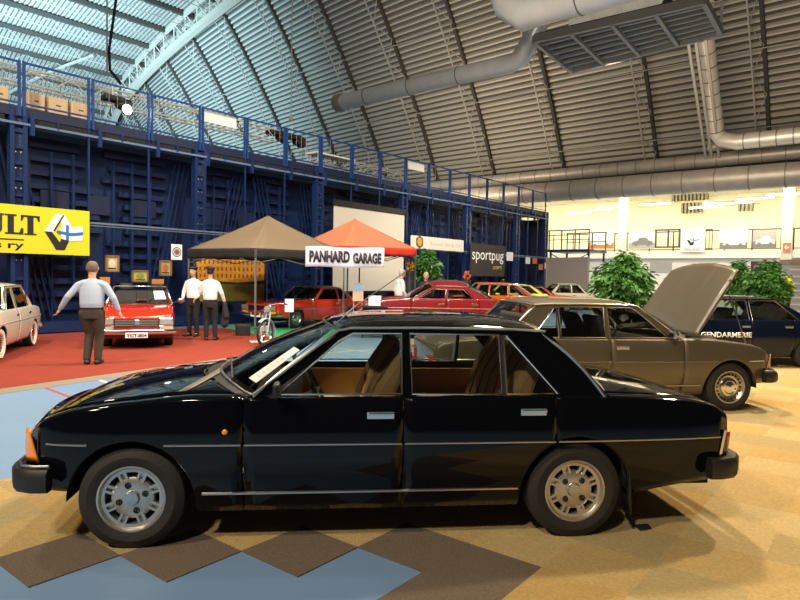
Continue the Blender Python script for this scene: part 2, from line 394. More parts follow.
# hall end wall picture boards hung on the railing
def endframe(px0, px1, py0, py1, u=40.85):
    w0, z1 = on_u(px0, py0, u); w1, _ = on_u(px1, py0, u); _, z0 = on_u(px0, py1, u)
    return w0, w1, z0, z1
def board(name, px, mats, label, cat, paint=None, u=40.85, group=None):
    w0, w1, z0, z1 = endframe(*px, u=u); t = thing(name, label, cat, M=frame(hall(u, w0, z0), W), group=group); ww = w1-w0; hh = z1-z0
    m = MB(); m.box(0, ww, 0, hh, -.03, 0); m.build('panel', mats, t, smooth=0)
    if paint: paint(t, ww, hh)
    return t
PALE = mat('photo_pale', (.78,.76,.72), .5); GRY1 = mat('photo_grey', (.20,.20,.20), .5); GRY2 = mat('photo_mid', (.42,.41,.40), .5); ORNG = mat('photo_orange', (.62,.20,.06), .5)
def rect(t, x0, x1, y0, y1, mt, z=.004, name='print'): m = MB(); m.box(x0,x1,y0,y1,0,z); return m.build(name, mt, t, smooth=0)
def car_print(body, back):
    def f(t, w, h):
        rect(t, 0, w, 0, h*.35, back, .003, 'ground_print')
        m = MB(); P = [(.12,.22),(.16,.42),(.34,.48),(.42,.66),(.68,.66),(.78,.48),(.92,.42),(.93,.22)]
        m.prism([(x*w,y*h) for x,y in P], lambda p: (p[0],p[1],.004), lambda p: (p[0],p[1],.008)); m.build('car_print', body, t, smooth=0)
        m = MB()
        for x in (.28,.76): m.lathe([(0,0),(.09*h,0)], 14, 'Z', (x*w, .22*h, .01))
        m.build('wheel_print', GRY1, t, smooth=0)
    return f
board('photo_board', (588,614,232,249), PALE, 'orange-toned car photograph hung at the left end of the balcony railing', 'photograph', car_print(PALE, ORNG))
board('photo_board', (629,655,232,249), PALE, 'pale photograph of a parked car, just right of the balcony column', 'photograph', car_print(GRY1, GRY2))
board('photo_board', (720,748,230,249.5), PALE, 'grey car photograph right of the diamond logo banner', 'photograph', car_print(PALE, GRY1))
board('photo_board', (753,777,230,248), GRY2, 'darkest car photograph at the right end of the balcony', 'photograph', car_print(PALE, GRY1))
FLAGB = mat('flag_blue', (.03,.14,.50), .6); FLAGW = mat('flag_white', (.80,.80,.80), .6)
def diamond(t, x, y, h, z=.004):
    w = h*.8; P = lambda L: [(x+a*w, y+b*h) for a, b in L]
    def pr(L, mt, z0, name): m = MB(); m.prism(P(L), lambda p: (p[0],p[1],z0), lambda p: (p[0],p[1],z0+.003)); return m.build(name, mt, t, smooth=0)
    pr([(.38,1),(.66,1),(1.02,.52),(.88,.30),(.52,.82),(.30,.5),(0,.5)], FLAGW, z, 'logo_light_half')
    pr([(0,.5),(.24,.5),(.50,.22),(.64,.5),(.82,.28),(.66,0),(.38,0)], INK, z, 'logo_dark_half')
    pr([(.60,.98),(.66,.98),(.34,.52),(.28,.52)], INK, z+.004, 'logo_fold_line')
    pr([(.55,.70),(.85,.66),(1.28,.70),(1.28,.30),(.85,.26),(.55,.32)], FLAGW, z+.008, 'flag')
    pr([(.40,.55),(.85,.49),(1.28,.54),(1.28,.45),(.85,.40),(.40,.47)], FLAGB, z+.012, 'flag_cross')
    pr([(.70,.72),(.80,.70),(.80,.27),(.70,.29)], FLAGB, z+.0125, 'flag_cross')
board('logo_banner', (681,705,229,252), FLAGW, 'white banner with the diamond logo hung on the balcony railing', 'banner', lambda t,w,h: (diamond(t, w*.26, h*.28, h*.48), text('banner_lettering','RENAULT', INK, t, w*.2,w*.8,h*.87,h*.95), text('banner_lettering','FINLAND', INK, t, w*.18,w*.82,h*.05,h*.15)), u=40.7)
def frame_box(t,w,h):
    m = MB()
    for x0,x1,y0,y1 in ((0,.08*w,0,h),(.92*w,w,0,h),(0,w,0,.08*h),(0,w,.92*h,h),(.5*w,.56*w,0,h)): m.box(x0,x1,y0,y1,-.02,.05)
    m.build('frame', MET, t, smooth=0)
board('balcony_window', (655,681,229.5,248), mat('lit_window', (.78,.72,.50), .4), 'dark framed window box on the balcony left of the logo banner', 'window', frame_box, u=42)
board('balcony_window', (706,713,229,250), mat('lit_window', (.78,.72,.50), .4), 'narrow dark framed window box on the balcony right of the logo banner', 'window', frame_box, u=42)
board('exit_sign', (783,791,243,252), mat('exit_red', (.85,.16,.05), .4), 'small orange-red sign with white arrow under the balcony', 'sign', lambda t,w,h: (lambda m: (m.prism([(w*.2,h*.5),(w*.45,h*.8),(w*.45,h*.6),(w*.8,h*.6),(w*.8,h*.4),(w*.45,h*.4),(w*.45,h*.2)], lambda p:(p[0],p[1],.002), lambda p:(p[0],p[1],.01)), m.build('arrow', WHITEP, t, smooth=0)))(MB()), u=40.6)
board('wall_poster', (650,672,262,272), GRY2, 'grey poster on the lower end wall behind the raised beige hood', 'poster', None, u=41.15)
m = MB()
for q, (px, py) in enumerate(((612,207),(655,204),(600,209.5),(706,207.5),(756,198.5),(735,203),(785,194),(578,213),(716,203))):
    w, z = on_u(px, py, 41.5+ (q%3)*.6)
    t = thing('fluorescent_lamp', 'slim fluorescent batten lamp under the balcony ceiling', 'lamp', M=frame(hall(41.5+(q%3)*.6, w, z), W), group='balcony fluorescent lamps')
    b_ = MB(); b_.box(-1.0,1.0,.02,.10,-.06,.06); b_.build('housing', GREYM, t, smooth=0)
    b_ = MB(); b_.tube([(-.95,0,0),(.95,0,0)], .035, 8); b_.build('tube', mat('lamp_glow', (1,1,1), .5, emit=((1,.93,.75), 14)), t)
def baffle(px, label):
    w0, w1, z0, z1 = endframe(*px, u=42.2); t = thing('ceiling_baffle', label, 'baffle', M=frame(hall(42.2,w0,z0), W), group=None)
    m = MB(); n = int((w1-w0)/.22)
    for k in range(n): m.box(k*.22, k*.22+.11, 0, z1-z0, -.5, 0)
    m.build('slat', mat('olive_slats', (.22,.20,.12), .7), t, smooth=0); m = MB(); m.box(0,w1-w0,(z1-z0)*.9,z1-z0,-.55,-.5); m.build('rail', GREYM, t, smooth=0)
baffle((672,712,191,201), 'upper olive slatted baffle under the duct'); baffle((681,706,203,213), 'lower left olive slatted baffle behind the fluorescent lamps'); baffle((738,758,203,211), 'lower right olive slatted baffle behind the fluorescent lamps')
# ducts
STEELB = mat('bright_steel', (.60,.60,.58), .36, .3, noise=(2.2,(.70,.70,.68),.25)); SEAM = mat('duct_seam', (.16,.15,.135), .5, .3)
STEELD = mat('dull_steel', (.30,.28,.25), .42, .3, noise=(2.2,(.38,.36,.32),.25))
def duct(name, pts, r, label, ring=.9, n=20, mt=STEEL, group=None):
    m = MB(); m.tube(pts, r, n); o = m.build(name, mt, smooth=50); tag(o, label, 'duct', group); m = MB(); got = False
    for a, b in zip(pts, pts[1:]):
        a = Vector(a); b = Vector(b); L = (b-a).length
        if L < ring*1.2: continue
        d = (b-a)/L; k = ring*.5
        while k < L: m.tube([a+d*(k-.022), a+d*(k+.022)], r*1.05, n); k += ring; got = True
    if got: m.build('seam_ring', SEAM, o, smooth=50)
    return o
duct('ventilation_duct', [hall(38.6,-30,7.52), hall(38.6,-4.5,7.40), hall(38.6,10,7.35)], .66, 'fat horizontal ventilation duct running along the end wall', 1.7, mt=STEELD)
duct('ventilation_duct', [hall(41.6,w,9.1) for w in (-34,12)], .42, 'slimmer dull duct high behind the fat end wall duct', 1.2, mt=STEELD)
duct('ventilation_duct', [hall(41.9,w,9.95) for w in (-10,12)], .3, 'thin duct just above the right part of the end wall duct', 1.2)
A_ = at(347,101,35); Bp = at(519,66,29); Bp = A_ + W*(Bp-A_).dot(W); 
duct('ventilation_duct', [A_ + Vector((-.2,.25,0)), A_, Bp, Bp + W*.5+Z*.18, Bp+W*1.15+Z*1.15, Bp+W*1.6+Z*2.0], .42, 'long suspended pipe duct with an open flared end', 3.0, mt=STEELB)
m = MB(); d_ = -W; p0 = A_ + Vector((-.2,.25,0)); m.tube([p0, p0+d_*.12, p0+d_*.5], [.42,.5,.5], 20, caps=False); m.build('flared_end', mat('duct_end', (.42,.34,.26), .4, .6), [o for o in D.objects if o.get('label','').startswith('long suspended pipe')][0])
c0 = at(513,16,22.5)
duct('ventilation_duct', [c0+Z*6-W*.55, c0+Z*1.3-W*.5, c0+Z*.35-W*.15, c0+W*.45-Z*.05, c0+W*1.2, c0+W*14], .56, 'largest suspended duct bending down beside the steel platform', 2.6, mt=STEELB)
v0 = at(704,30,33); v1 = at(716,132,36.5)
duct('ventilation_duct', [v0+Z*5, v0, v1, v1+W*.35-Z*.5, v1+W*1.1-Z*.72, v1+W*14-Z*.7], .45, 'ribbed duct dropping down the roof and turning right', .8)
# hanging platform
P1, P2, P3, P4 = [at(*p) for p in ((572,72,29.3),(721,32,24.5),(704,0,21.8),(534,38,25.6))]
z_ = (P1.z+P2.z+P3.z+P4.z)/4
for p in (P1,P2,P3,P4): p.z = z_
t = thing('hanging_platform', 'grey steel service platform hanging beside the large duct', 'platform', (0,0,0))
m = MB()
for a, b in ((P1,P2),(P2,P3),(P3,P4),(P4,P1)): m.bar(a, b, .16, .3)
m.build('frame', GREYM, t, smooth=0); m = MB()
for k in range(1,7): m.bar(P1.lerp(P4,k/7), P2.lerp(P3,k/7), .12, .12)
for k in range(1,4): m.bar(P1.lerp(P2,k/4)-Z*.1, P4.lerp(P3,k/4)-Z*.1, .14, .16)
m.build('joist', GREYM, t, smooth=0)
m = MB(); q_ = [p+Z*.22 for p in (P1,P2,P3,P4)]; i_ = [m.V(p) for p in q_]; m.F(*i_); m.build('deck', mat('platform_deck', (.10,.095,.085), .7), t, smooth=0, thick=.03)
m = MB()
for k in range(6): p = P1.lerp(P2,k/5); m.bar(p, p+Z*1.2, .07)
m.bar(P1+Z*1.2, P2+Z*1.2, .06); m.build('guard_rail', GREYM, t, smooth=0)
m = MB()
for p in (P1,P2): m.bar(p+Z*.2, p+Z*14, .06)
m.build('hanger', GREYM, t, smooth=0)
t = thing('air_handler', 'white ventilation box standing on the hanging platform', 'ventilation unit', tuple((P1+P3)/2+Z*.25+U*.5), math.atan2(P2.y-P1.y, P2.x-P1.x))
m = MB(); m.box(-2.6,2.2,-.7,.7,0,1.3); m.build('casing', mat('unit_white', (.72,.70,.64), .4), t, bevel=.02); m = MB()
for k in range(4): m.box(-2.4+k*1.15,-1.5+k*1.15,-.74,-.70,.15,1.15)
m.build('access_panel', mat('unit_panel', (.80,.78,.70), .4), t, smooth=0)
m = MB(); m.lathe([(0,-.80),(.2,-.80),(.2,-.7)], 16, 'Y', (1.75,0,.65)); m.build('fan_port', PLAST, t)
m = MB(); a = at(688,40,32); b = at(706,158,38)
for dx in (0,.35,.8): m.bar(a+W*dx, b+W*dx*.9, .14)
tag(m.build('cable_ladder', RIBL, smooth=0), 'bundle of pale steel columns beside the dropping ribbed duct', 'steel column')
# ceiling cables
m = MB(); p = at(107,75,24); m.tube([p, p+Z*14], .035, 6); o = tag(m.build('hoist_chain', RIBL), 'pale vertical hoist chain hanging above the left part of the stand', 'chain')
m = MB(); p = at(116,0,23.8); pts = [p+Z*3+Vector((.2,0,0)), p, at(113,22,23.8), at(109,50,23.8), at(110,70,23.8), at(121,84,23.8)]; m.tube(pts, .055, 6); tag(m.build('power_cable', PLAST), 'black power cable sagging beside the hoist chain', 'cable')
m = MB(); p = at(291,118,28); m.tube([p, p+Z*16], .025, 6); m.ball(p, (.1,.1,.14)); tag(m.build('hanging_wire', RIBL), 'thin wire with a small weight hanging in front of the ribbed roof', 'cable')

# ------------------------------------------------------------------ blue stand
SW = -17.36
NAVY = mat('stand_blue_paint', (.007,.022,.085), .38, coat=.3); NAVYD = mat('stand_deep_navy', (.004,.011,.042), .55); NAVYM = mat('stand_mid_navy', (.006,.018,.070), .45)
NAVYB = mat('stand_bright_blue', (.006,.020,.080), .4); RAILB = mat('railing_blue', (.011,.042,.16), .4)
S = thing('seating_stand', 'tall navy blue steel back of a folded seating stand with slanted braces', 'seating stand', M=frame(hall(0,SW,0), U))
m = MB(); m.box(1,35.3,0,5.3,-1.45,-1.35); m.build('back_sheet', NAVYM, S, smooth=0)
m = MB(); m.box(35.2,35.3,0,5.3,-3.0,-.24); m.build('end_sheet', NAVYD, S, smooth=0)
cols = [1.0,6.05,11.2,16.3,21.4,26.5,31.6,35.2]
for c in cols:
    m = MB(); m.box(c-.20,c-.10,0,5.75,-.22,0); m.box(c+.10,c+.20,0,5.75,-.22,0); m.box(c-.10,c+.10,0,5.6,-.20,-.16)
    for y in (.7,1.4,2.1,2.8,3.5,3.9,4.3,4.7,5.1):
        m.box(c-.10,c+.10,y,y+.07,-.16,-.06)
    m.build('column', NAVY, S, smooth=0)
for a, b in zip(cols, cols[1:]):
    rn = random.Random(int(a*10))
    for k in range(13):   # folded platform noses seen edge-on
        y = .55+k*.37; x0 = a+.55; x1 = b-.55; g = (x0+x1)/2 + rn.uniform(-.5,.5)
        m = MB(); m.box(x0, g-.35, y, y+.15, -1.36, -1.12); m.box(g+.35, x1, y+.02, y+.17, -1.36, -1.12)
        m.build('platform_nose', [NAVYM], S, smooth=0)
    m = MB()
    for k in range(4):
        for d in (-1, 1):
            xb = (a+.75+k*.17) if d < 0 else (b-.75-k*.17); xt = xb + (1.15 if d < 0 else -1.15)*(1 if int(a) % 2 else -.8)
            m.bar((xb,.4,-.95),(xt,5.1,-.95), .05, .05)
    m.build('brace', NAVYB, S, smooth=0)
    m = MB()
    for k in range(1,9):
        if k % 4 == 0: continue
        x = lerp(a, b, k/9); m.box(x-.03,x+.03,1.0 if k%2 else .3,4.9,-1.05,-.95)
    m.build('guide_rail', NAVY, S, smooth=0)
    for k in (1,2):
        x = lerp(a, b, k/3); m = MB(); m.box(x-.025,x+.025,0,5.5,-.06,-.01); m.build('upright', NAVYB, S, smooth=0)
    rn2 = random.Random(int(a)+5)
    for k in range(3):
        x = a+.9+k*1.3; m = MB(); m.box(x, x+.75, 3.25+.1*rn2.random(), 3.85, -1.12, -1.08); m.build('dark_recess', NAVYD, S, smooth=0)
m = MB(); m.bar((1,2.97,.02),(35.2,2.97,.02), .05); m.bar((1,2.90,.0),(35.2,2.90,.0), .03); m.build('mid_rail', mat('rail_grey_blue', (.20,.26,.34), .4, .5), S, smooth=0)
m = MB(); m.box(1,35.3,.05,.30,-.3,.06); m.build('base_beam', NAVYB, S, smooth=0)
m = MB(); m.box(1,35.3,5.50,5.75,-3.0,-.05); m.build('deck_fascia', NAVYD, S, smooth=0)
m = MB(); m.box(1,35.3,5.28,5.34,-.4,.03); m.build('lower_deck_edge', mat('edge_light', (.10,.15,.26), .4), S, smooth=0)
m = MB()
x = 1.2
while x < 35: m.box(x, x+.10, 5.05, 5.55, -.05, .05); m.box(x+.65,x+.69,5.3,5.5,-.05,.04); x += 1.7
m.build('deck_bracket', NAVYB, S, smooth=0)
for a, b in zip(cols, cols[1:]): m = MB(); m.box(a+.3, b-.3, 5.34, 5.48, -.1, -.05); m.build('deck_slot', DARK, S, smooth=0)
# screw jacks showing as small pale dots
m = MB()
for c in cols:
    for y in (1.9,2.6,3.2,3.7,4.2,4.6):
        for dx in (-.06,.06): m.ball((c+dx, y, -.05), .022, 6, 4)
m.build('bolt_heads', mat('bolt_pale', (.5,.5,.48), .4, .8), S)
# railing modules
x = 1.05; k = 0
while x < 34:
    t = thing('railing_panel', 'blue steel railing panel on the deck edge of the tall stand', 'railing', M=frame(hall(x, SW, 5.75), U), group='railing panels on the stand')
    for xx in (.03, 1.62):
        m = MB(); m.box(xx-.03,xx+.03,-.25,1.12,-.05,.01); m.build('post', RAILB, t, smooth=0)
    m = MB(); m.box(0,1.65,1.06,1.11,-.04,.0); m.box(0,1.65,.05,.09,-.04,.0); m.build('rail', RAILB, t, smooth=0)
    m = MB()
    for j in range(1,7): m.tube([(j*.235,.08,-.02),(j*.235,1.07,-.02)], .004, 4)
    m.build('mesh_wire', GREYM, t, smooth=0)
    x += 1.70; k += 1
# lattice truss behind the railing
def truss(u0, u1, z0, w, label):
    t = thing('lighting_truss', label, 'truss', M=frame(hall(u0, w, z0), U)); L = u1-u0; m = MB(); H_ = .42
    for y, z in ((0,0),(0,-H_),(H_,0),(H_,-H_)): m.tube([(0,y,z),(L,y,z)], .028, 6)
    n = int(L/.5)
    m.build('chord', mat('aluminium', (.78,.77,.74), .3, .6), t); m = MB()
    for k in range(n):
        a = L*k/n; b = L*(k+1)/n
        for z in (0,-H_): m.tube([(a,0 if k%2 else H_,z),(b,H_ if k%2 else 0,z)], .014, 5)
        for y in (0,H_): m.tube([(a,y,0 if k%2 else -H_),(b,y,-H_ if k%2 else 0)], .014, 5)
    m.build('lacing', mat('aluminium', (.78,.77,.74), .3, .6), t)
truss(2, 15.5, 6.75, SW-1.6, 'aluminium lattice truss lying behind the railing at the left end of the stand')
truss(17.5, 24, 6.35, SW-2.2, 'shorter aluminium lattice truss behind the railing further along the stand')
BOX = mat('cardboard', (.50,.35,.20), .85, noise=(3,(.45,.31,.17),.3))
for k, (a, b, ws_) in enumerate(((-8,10,'leftmost of the row at the picture edge'),(28,46,'second from the left'),(49,69,'third from the left'),(72,91,'rightmost of the row'))):
    u0, z1 = on_w(a, 96+k*2.5, SW-.45); u1, _ = on_w(b, 96, SW-.45); z0 = 5.76
    t = thing('cardboard_box', 'tan cardboard box on the stand deck, ' + ws_, 'box', M=frame(hall(u0, SW-.45, z0), U)); h = .50
    m = MB(); m.box(0,u1-u0-.03,0,h,-.4,0); m.build('carton', BOX, t, smooth=0, bevel=.006); m = MB(); m.box((u1-u0)*.35,(u1-u0)*.6,h*.55,h*.62,0,.003); m.build('hand_hole', INK, t, smooth=0)
def moving_head(px, py, label, w=SW-1.3, r=.22):
    u, z = on_w(px, py, w); t = thing('stage_light', label, 'stage light', M=frame(hall(u,w,z), U))
    m = MB(); m.box(-r*1.6,r*1.6,-.02,r*.7,-r,r); m.build('body', PLAST, t, smooth=0, bevel=.03); m = MB(); m.lathe([(0,-r*1.4),(r*.7,-r*1.4),(r,-r*.3),(r,r*.6),(0,r*.6)], 16, 'X', (r*2.0,-.05,0)); m.build('head', PLAST, t)
    m = MB(); m.tube([(0,r*.7,0),(0,r*2.4,0)], .03, 6); m.build('clamp', GREYM, t); return t
moving_head(113,101,'black moving head stage light hanging at the truss beside the hoist chain', SW-1.2, .19)
moving_head(275,135,'left black stage light of the pair hung behind the railing', SW-1.8, .2); moving_head(292,139,'right black stage light of the pair hung behind the railing', SW-1.8, .22)
u, z = on_w(126,110,SW-1.0); t = thing('flood_light', 'small bright white flood lamp shining behind the railing', 'flood light', M=frame(hall(u,SW-1.0,z), U))
m = MB(); m.lathe([(0,-.12),(.10,-.10),(.15,.05),(.15,.08)], 16, 'Z'); m.build('housing', GREYM, t); m = MB(); m.lathe([(0,.07),(.14,.07)], 16, 'Z'); m.build('lens', mat('flood_glow', (1,1,1), .5, emit=((.9,.97,1), 30)), t)
def deck_sheet(px, label):
    u0, z1 = on_w(px[0], px[2], SW-.12); u1, z0 = on_w(px[1], px[3], SW-.12)
    m = MB(); m.box(0,u1-u0,0,.36,-.02,0); o = m.build('notice_sheet', mat('sheet_cream', (.74,.70,.62), .6), smooth=0); o.matrix_world = frame(hall(u0,SW-.10,6.45), U); tag(o, label, 'sheet')
deck_sheet((204,236,106,120), 'wide blank cream sheet fixed at the top of the stand railing'); deck_sheet((408,424,152,163), 'small blank cream sheet fixed on the far stand railing')
t = thing('folding_table', 'folding table with cloth standing on the stand deck behind the railing', 'table', M=frame(hall(on_w(318,165,SW-1.2)[0], SW-1.4, 5.76), U))
m = MB(); m.box(-.2,2.0,.74,.80,-.35,.35); m.build('table_top', mat('sheet_cream', (.74,.70,.62), .6), t, smooth=0)
for xx in (-.1,1.9):
    m = MB(); m.tube([(xx,0,-.3),(xx,.74,-.3)],.02,6); m.build('leg', GREYM, t); m = MB(); m.tube([(xx,0,.3),(xx,.74,.3)],.02,6); m.build('leg', GREYM, t)

# ---- things hung on the stand
def on_stand(name, px, label, cat, mt, off=.12, paint=None, zz=None, thick=.02):
    w = SW+off; u0, za = on_w(px[0], px[2], w); u1, zb_ = on_w(px[1], px[3], w); z1, z0 = (zz if zz else (za, zb_))
    t = thing(name, label, cat, M=frame(hall(u0, w, z0), U)); m = MB(); m.box(0,u1-u0,0,z1-z0,-thick,0); m.build('panel', mt, t, smooth=0)
    if paint: paint(t, u1-u0, z1-z0)
    return t
YEL = mat('banner_yellow', (.66,.60,.02), .5, emit=None)
def poly(t, L, mt, name, z0=.004, dz=.004):
    m = MB(); m.prism(L, lambda p: (p[0],p[1],z0), lambda p: (p[0],p[1],z0+dz)); return m.build(name, mt, t, smooth=0)
def yb(t, w, h):
    yT, yB = h*.80, h*.39; H_ = yT-yB
    # slab-serif letters
    def LL(x, s): return [(x,yB),(x+s*.95,yB),(x+s*.95,yB+H_*.33),(x+s*.83,yB+H_*.33),(x+s*.74,yB+H_*.10),(x+s*.46,yB+H_*.10),(x+s*.46,yT-H_*.08),(x+s*.60,yT-H_*.08),(x+s*.60,yT),(x,yT),(x,yT-H_*.08),(x+s*.14,yT-H_*.08),(x+s*.14,yB+H_*.08),(x,yB+H_*.08)]
    def TT(x, s): return [(x,yT),(x+s,yT),(x+s,yT-H_*.30),(x+s*.92,yT-H_*.30),(x+s*.84,yT-H_*.10),(x+s*.66,yT-H_*.10),(x+s*.66,yB+H_*.08),(x+s*.82,yB+H_*.08),(x+s*.82,yB),(x+s*.18,yB),(x+s*.18,yB+H_*.08),(x+s*.34,yB+H_*.08),(x+s*.34,yT-H_*.10),(x+s*.16,yT-H_*.10),(x+s*.08,yT-H_*.30),(x,yT-H_*.30)]
    def UU(x, s): return [(x,yT),(x+s*.42,yT),(x+s*.42,yT-H_*.08),(x+s*.34,yT-H_*.08),(x+s*.34,yB+H_*.2),(x+s*.45,yB+H_*.1),(x+s*.62,yB+H_*.1),(x+s*.76,yB+H_*.25),(x+s*.76,yT-H_*.08),(x+s*.66,yT-H_*.08),(x+s*.66,yT),(x+s,yT),(x+s,yT-H_*.08),(x+s*.88,yT-H_*.08),(x+s*.88,yB+H_*.22),(x+s*.72,yB),(x+s*.25,yB),(x+s*.10,yB+H_*.2),(x+s*.10,yT-H_*.08),(x,yT-H_*.08)]
    X = lambda px: on_w(px, 230, SW+.12)[0]-on_w(-90,230,SW+.12)[0]
    s = X(24)-X(4.5); poly(t, LL(X(4.5), (X(24)-X(4.5))), INK, 'banner_letter'); poly(t, TT(X(20.5), X(39.5)-X(20.5)), INK, 'banner_letter')
    poly(t, UU(X(-15), X(4)-X(-15)), INK, 'banner_letter')
    text('banner_lettering', 'RENA', INK, t, X(-78), X(-17), yB, yT, bold=.03)
    poly(t, [(X(-60),h*.295),(X(23.5),h*.295),(X(23.5),h*.27),(X(-60),h*.27)], INK, 'underline')
    text('banner_lettering', 'ry', INK, t, X(7.5), X(23.5), h*.055, h*.20, bold=.02)
    text('banner_lettering', 's', INK, t, X(-6), X(1), h*.10, h*.20, bold=.02)
    diamond(t, X(44), h*.10, h*.78)
on_stand('club_banner', (-90,89.5,205,254), 'large yellow banner with black slab letters and the diamond logo with a flag', 'banner', YEL, .12, yb, (3.27,2.07))
FRW = mat('picture_frame_gold', (.22,.12,.04), .5)
def pic(mt2):
    def f(t, w, h):
        m = MB(); q = min(w,h)*.12
        for x0,x1,y0,y1 in ((0,q,0,h),(w-q,w,0,h),(0,w,0,q),(0,w,h-q,h)): m.box(x0,x1,y0,y1,-.01,.03)
        m.build('frame', FRW, t, smooth=0)
        m = MB(); m.ball((w*.5,h*.5,.0), (w*.26,h*.26,.006), 12, 6); m.build('print_motif', mt2, t)
        rect(t, w*.2, w*.8, h*.16, h*.24, INK, .006, 'print_caption')
    return f
on_stand('framed_picture', (105.5,119,255,272), 'framed pale picture on the stand just right of the walking man', 'picture', mat('print_cream', (.46,.38,.18), .5), .1, pic(mat('motif_pale', (.60,.56,.42), .5)))
on_stand('framed_picture', (132,148,270,282), 'wide framed greenish picture above the red convertible windscreen', 'picture', mat('print_lime', (.42,.42,.10), .5), .1, pic(mat('motif_green', (.20,.26,.06), .5)))
on_stand('framed_picture', (159.5,171.5,260,276), 'upright framed picture beside the round club badge poster', 'picture', mat('print_olive', (.34,.36,.14), .5), .1, pic(mat('motif_red', (.42,.12,.05), .5)))
on_stand('framed_picture', (100,110,277,284), 'small orange picture showing behind the convertible left windscreen edge', 'picture', mat('print_orange', (.50,.20,.05), .5), .1, None)
on_stand('framed_picture', (152,164,279,284), 'small orange picture showing behind the convertible right windscreen edge', 'picture', mat('print_orange', (.50,.20,.05), .5), .1, None)
def badge(t, w, h):
    for r, mt, z in ((.42,INK,.003),(.34,WHITEP,.005),(.28,GRY1,.007),(.16,mat('badge_red',(.4,.05,.05),.5),.009)):
        m = MB(); m.lathe([(0,0),(r*w,0)], 24, 'Z', (w/2,h/2,z)); m.build('badge_ring', mt, t, smooth=0)
on_stand('club_poster', (171.5,182,244,260), 'white poster with a round dark badge left of the brown tent', 'poster', PAPER, .1, badge)
def proj_screen(t, w, h):
    rect(t, -.05, w+.05, h-.02, h+.22, PLAST, .03, 'screen_case'); rect(t, -.02, w+.02, -.06, 0, PLAST, .03, 'bottom_bar')
    G1 = mat('projected_light_white', (.9,.95,1), .6)  # projector light on the screen, put in as plain white colour
    poly(t, [(w*.34,h*.74),(w*.62,h*.72),(w*.66,h*.60),(w*.60,h*.52),(w*.48,h*.60),(w*.36,h*.66)], G1, 'painted_projection')
    poly(t, [(w*.82,h*.58),(w*.86,h*.66),(w*.92,h*.68),(w*.90,h*.58),(w*.84,h*.52)], G1, 'painted_projection')
on_stand('projection_screen', (334,403,207,290), 'big blank cream projection screen behind the red tent', 'screen', mat('screen_cream', (.62,.57,.47), .8), .15, proj_screen, (4.35,1.05))
def wb(t, w, h):
    m = MB(); m.lathe([(0,0),(.30,0)], 6, 'Z', (w*.15,h*.52,.004), (PI/6, PI/6+2*PI)); m.build('emblem_shield', mat('emblem_dark',(.06,.07,.05),.5), t, smooth=0)
    m = MB(); m.lathe([(0,0),(.20,0)], 6, 'Z', (w*.15,h*.54,.008)); m.build('emblem_centre', mat('emblem_orange',(.60,.28,.03),.5), t, smooth=0)
    text('banner_lettering', 'Suomen 504 & 404', mat('faint_grey', (.45,.42,.36), .6), t, w*.34, w*.93, h*.34, h*.60)
on_stand('club_banner', (411,463.5,237,252), 'long white banner with an orange emblem hung right of the red tent', 'banner', mat('banner_ivory', (.68,.63,.54), .6), .15, wb, (3.5,2.93))
def pug(t, w, h):
    text('banner_lettering', 'sportpug', WHITEP, t, w*.04, w*.95, h*.40, h*.78, bold=.0); text('banner_lettering', '.com', mat('logo_yellow', (.62,.50,.03), .5), t, w*.62, w*.90, h*.22, h*.33, bold=.01)
on_stand('club_banner', (471,504.5,244,276), 'dark brown square banner with tall white lettering', 'banner', mat('banner_brown', (.035,.028,.024), .7), .3, pug, (3.40,1.75))
for px, mt, lb in (((507,513,252,261),PAPER,'white paper sheet pinned right of the dark brown banner'),((526,530,257,264),PAPER,'small white notice on the far end of the stand'),((533,537,258,264),ORNG,'small orange notice beside the white one on the far end of the stand'),((539,543,264,270),ORNG,'lower orange notice near the stand corner'),((545,548,263,269),PAPER,'tiny white notice at the stand corner')):
    on_stand('notice', px, lb, 'notice', mt, .06)
# partition cloth, access stair tower by the stand end
a = at(547,278,38); b = at(588,278,36)
t = thing('partition_wall', 'grey-brown cloth partition beyond the cream car', 'partition', M=frame((a.x,a.y,0), (b-a).normalized())); L = (b-a).length
m = MB(); m.box(0,L,.05,2.95,-.05,0); m.build('panel', mat('partition_cloth', (.26,.235,.215), .9), t, smooth=0)
m = MB(); m.box(L,L+.07,0,3.0,-.06,.02); m.box(-.07,0,0,3.0,-.06,.02); m.build('post', RIBL, t, smooth=0)
t = thing('access_platform', 'navy steel access platform with railings at the end of the stand', 'platform', M=frame(hall(36.2,SW+.2,0), W)); m = MB()
m.box(0,2.6,3.3,3.45,-1.5,1.2)
m.build('deck', NAVY, t, smooth=0); m = MB()
for x in (0.05,.85,1.7,2.55):
    for z in (-1.4,1.15): m.box(x-.03,x+.03,3.4,4.6,z-.03,z+.03)
for z in (-1.4,1.15): m.box(0,2.6,4.55,4.62,z-.03,z+.03); m.box(0,2.6,4.0,4.05,z-.02,z+.02)
m.build('railing', NAVY, t, smooth=0); m = MB()
for x in (.1,2.5):
    for z in (-1.3,1.0): m.box(x-.05,x+.05,0,3.3,z-.05,z+.05)
m.bar((.1,3.2,1.0),(1.3,2.6,1.0),.05); m.bar((2.5,3.2,1.0),(1.3,2.6,1.0),.05); m.build('support', NAVY, t, smooth=0)

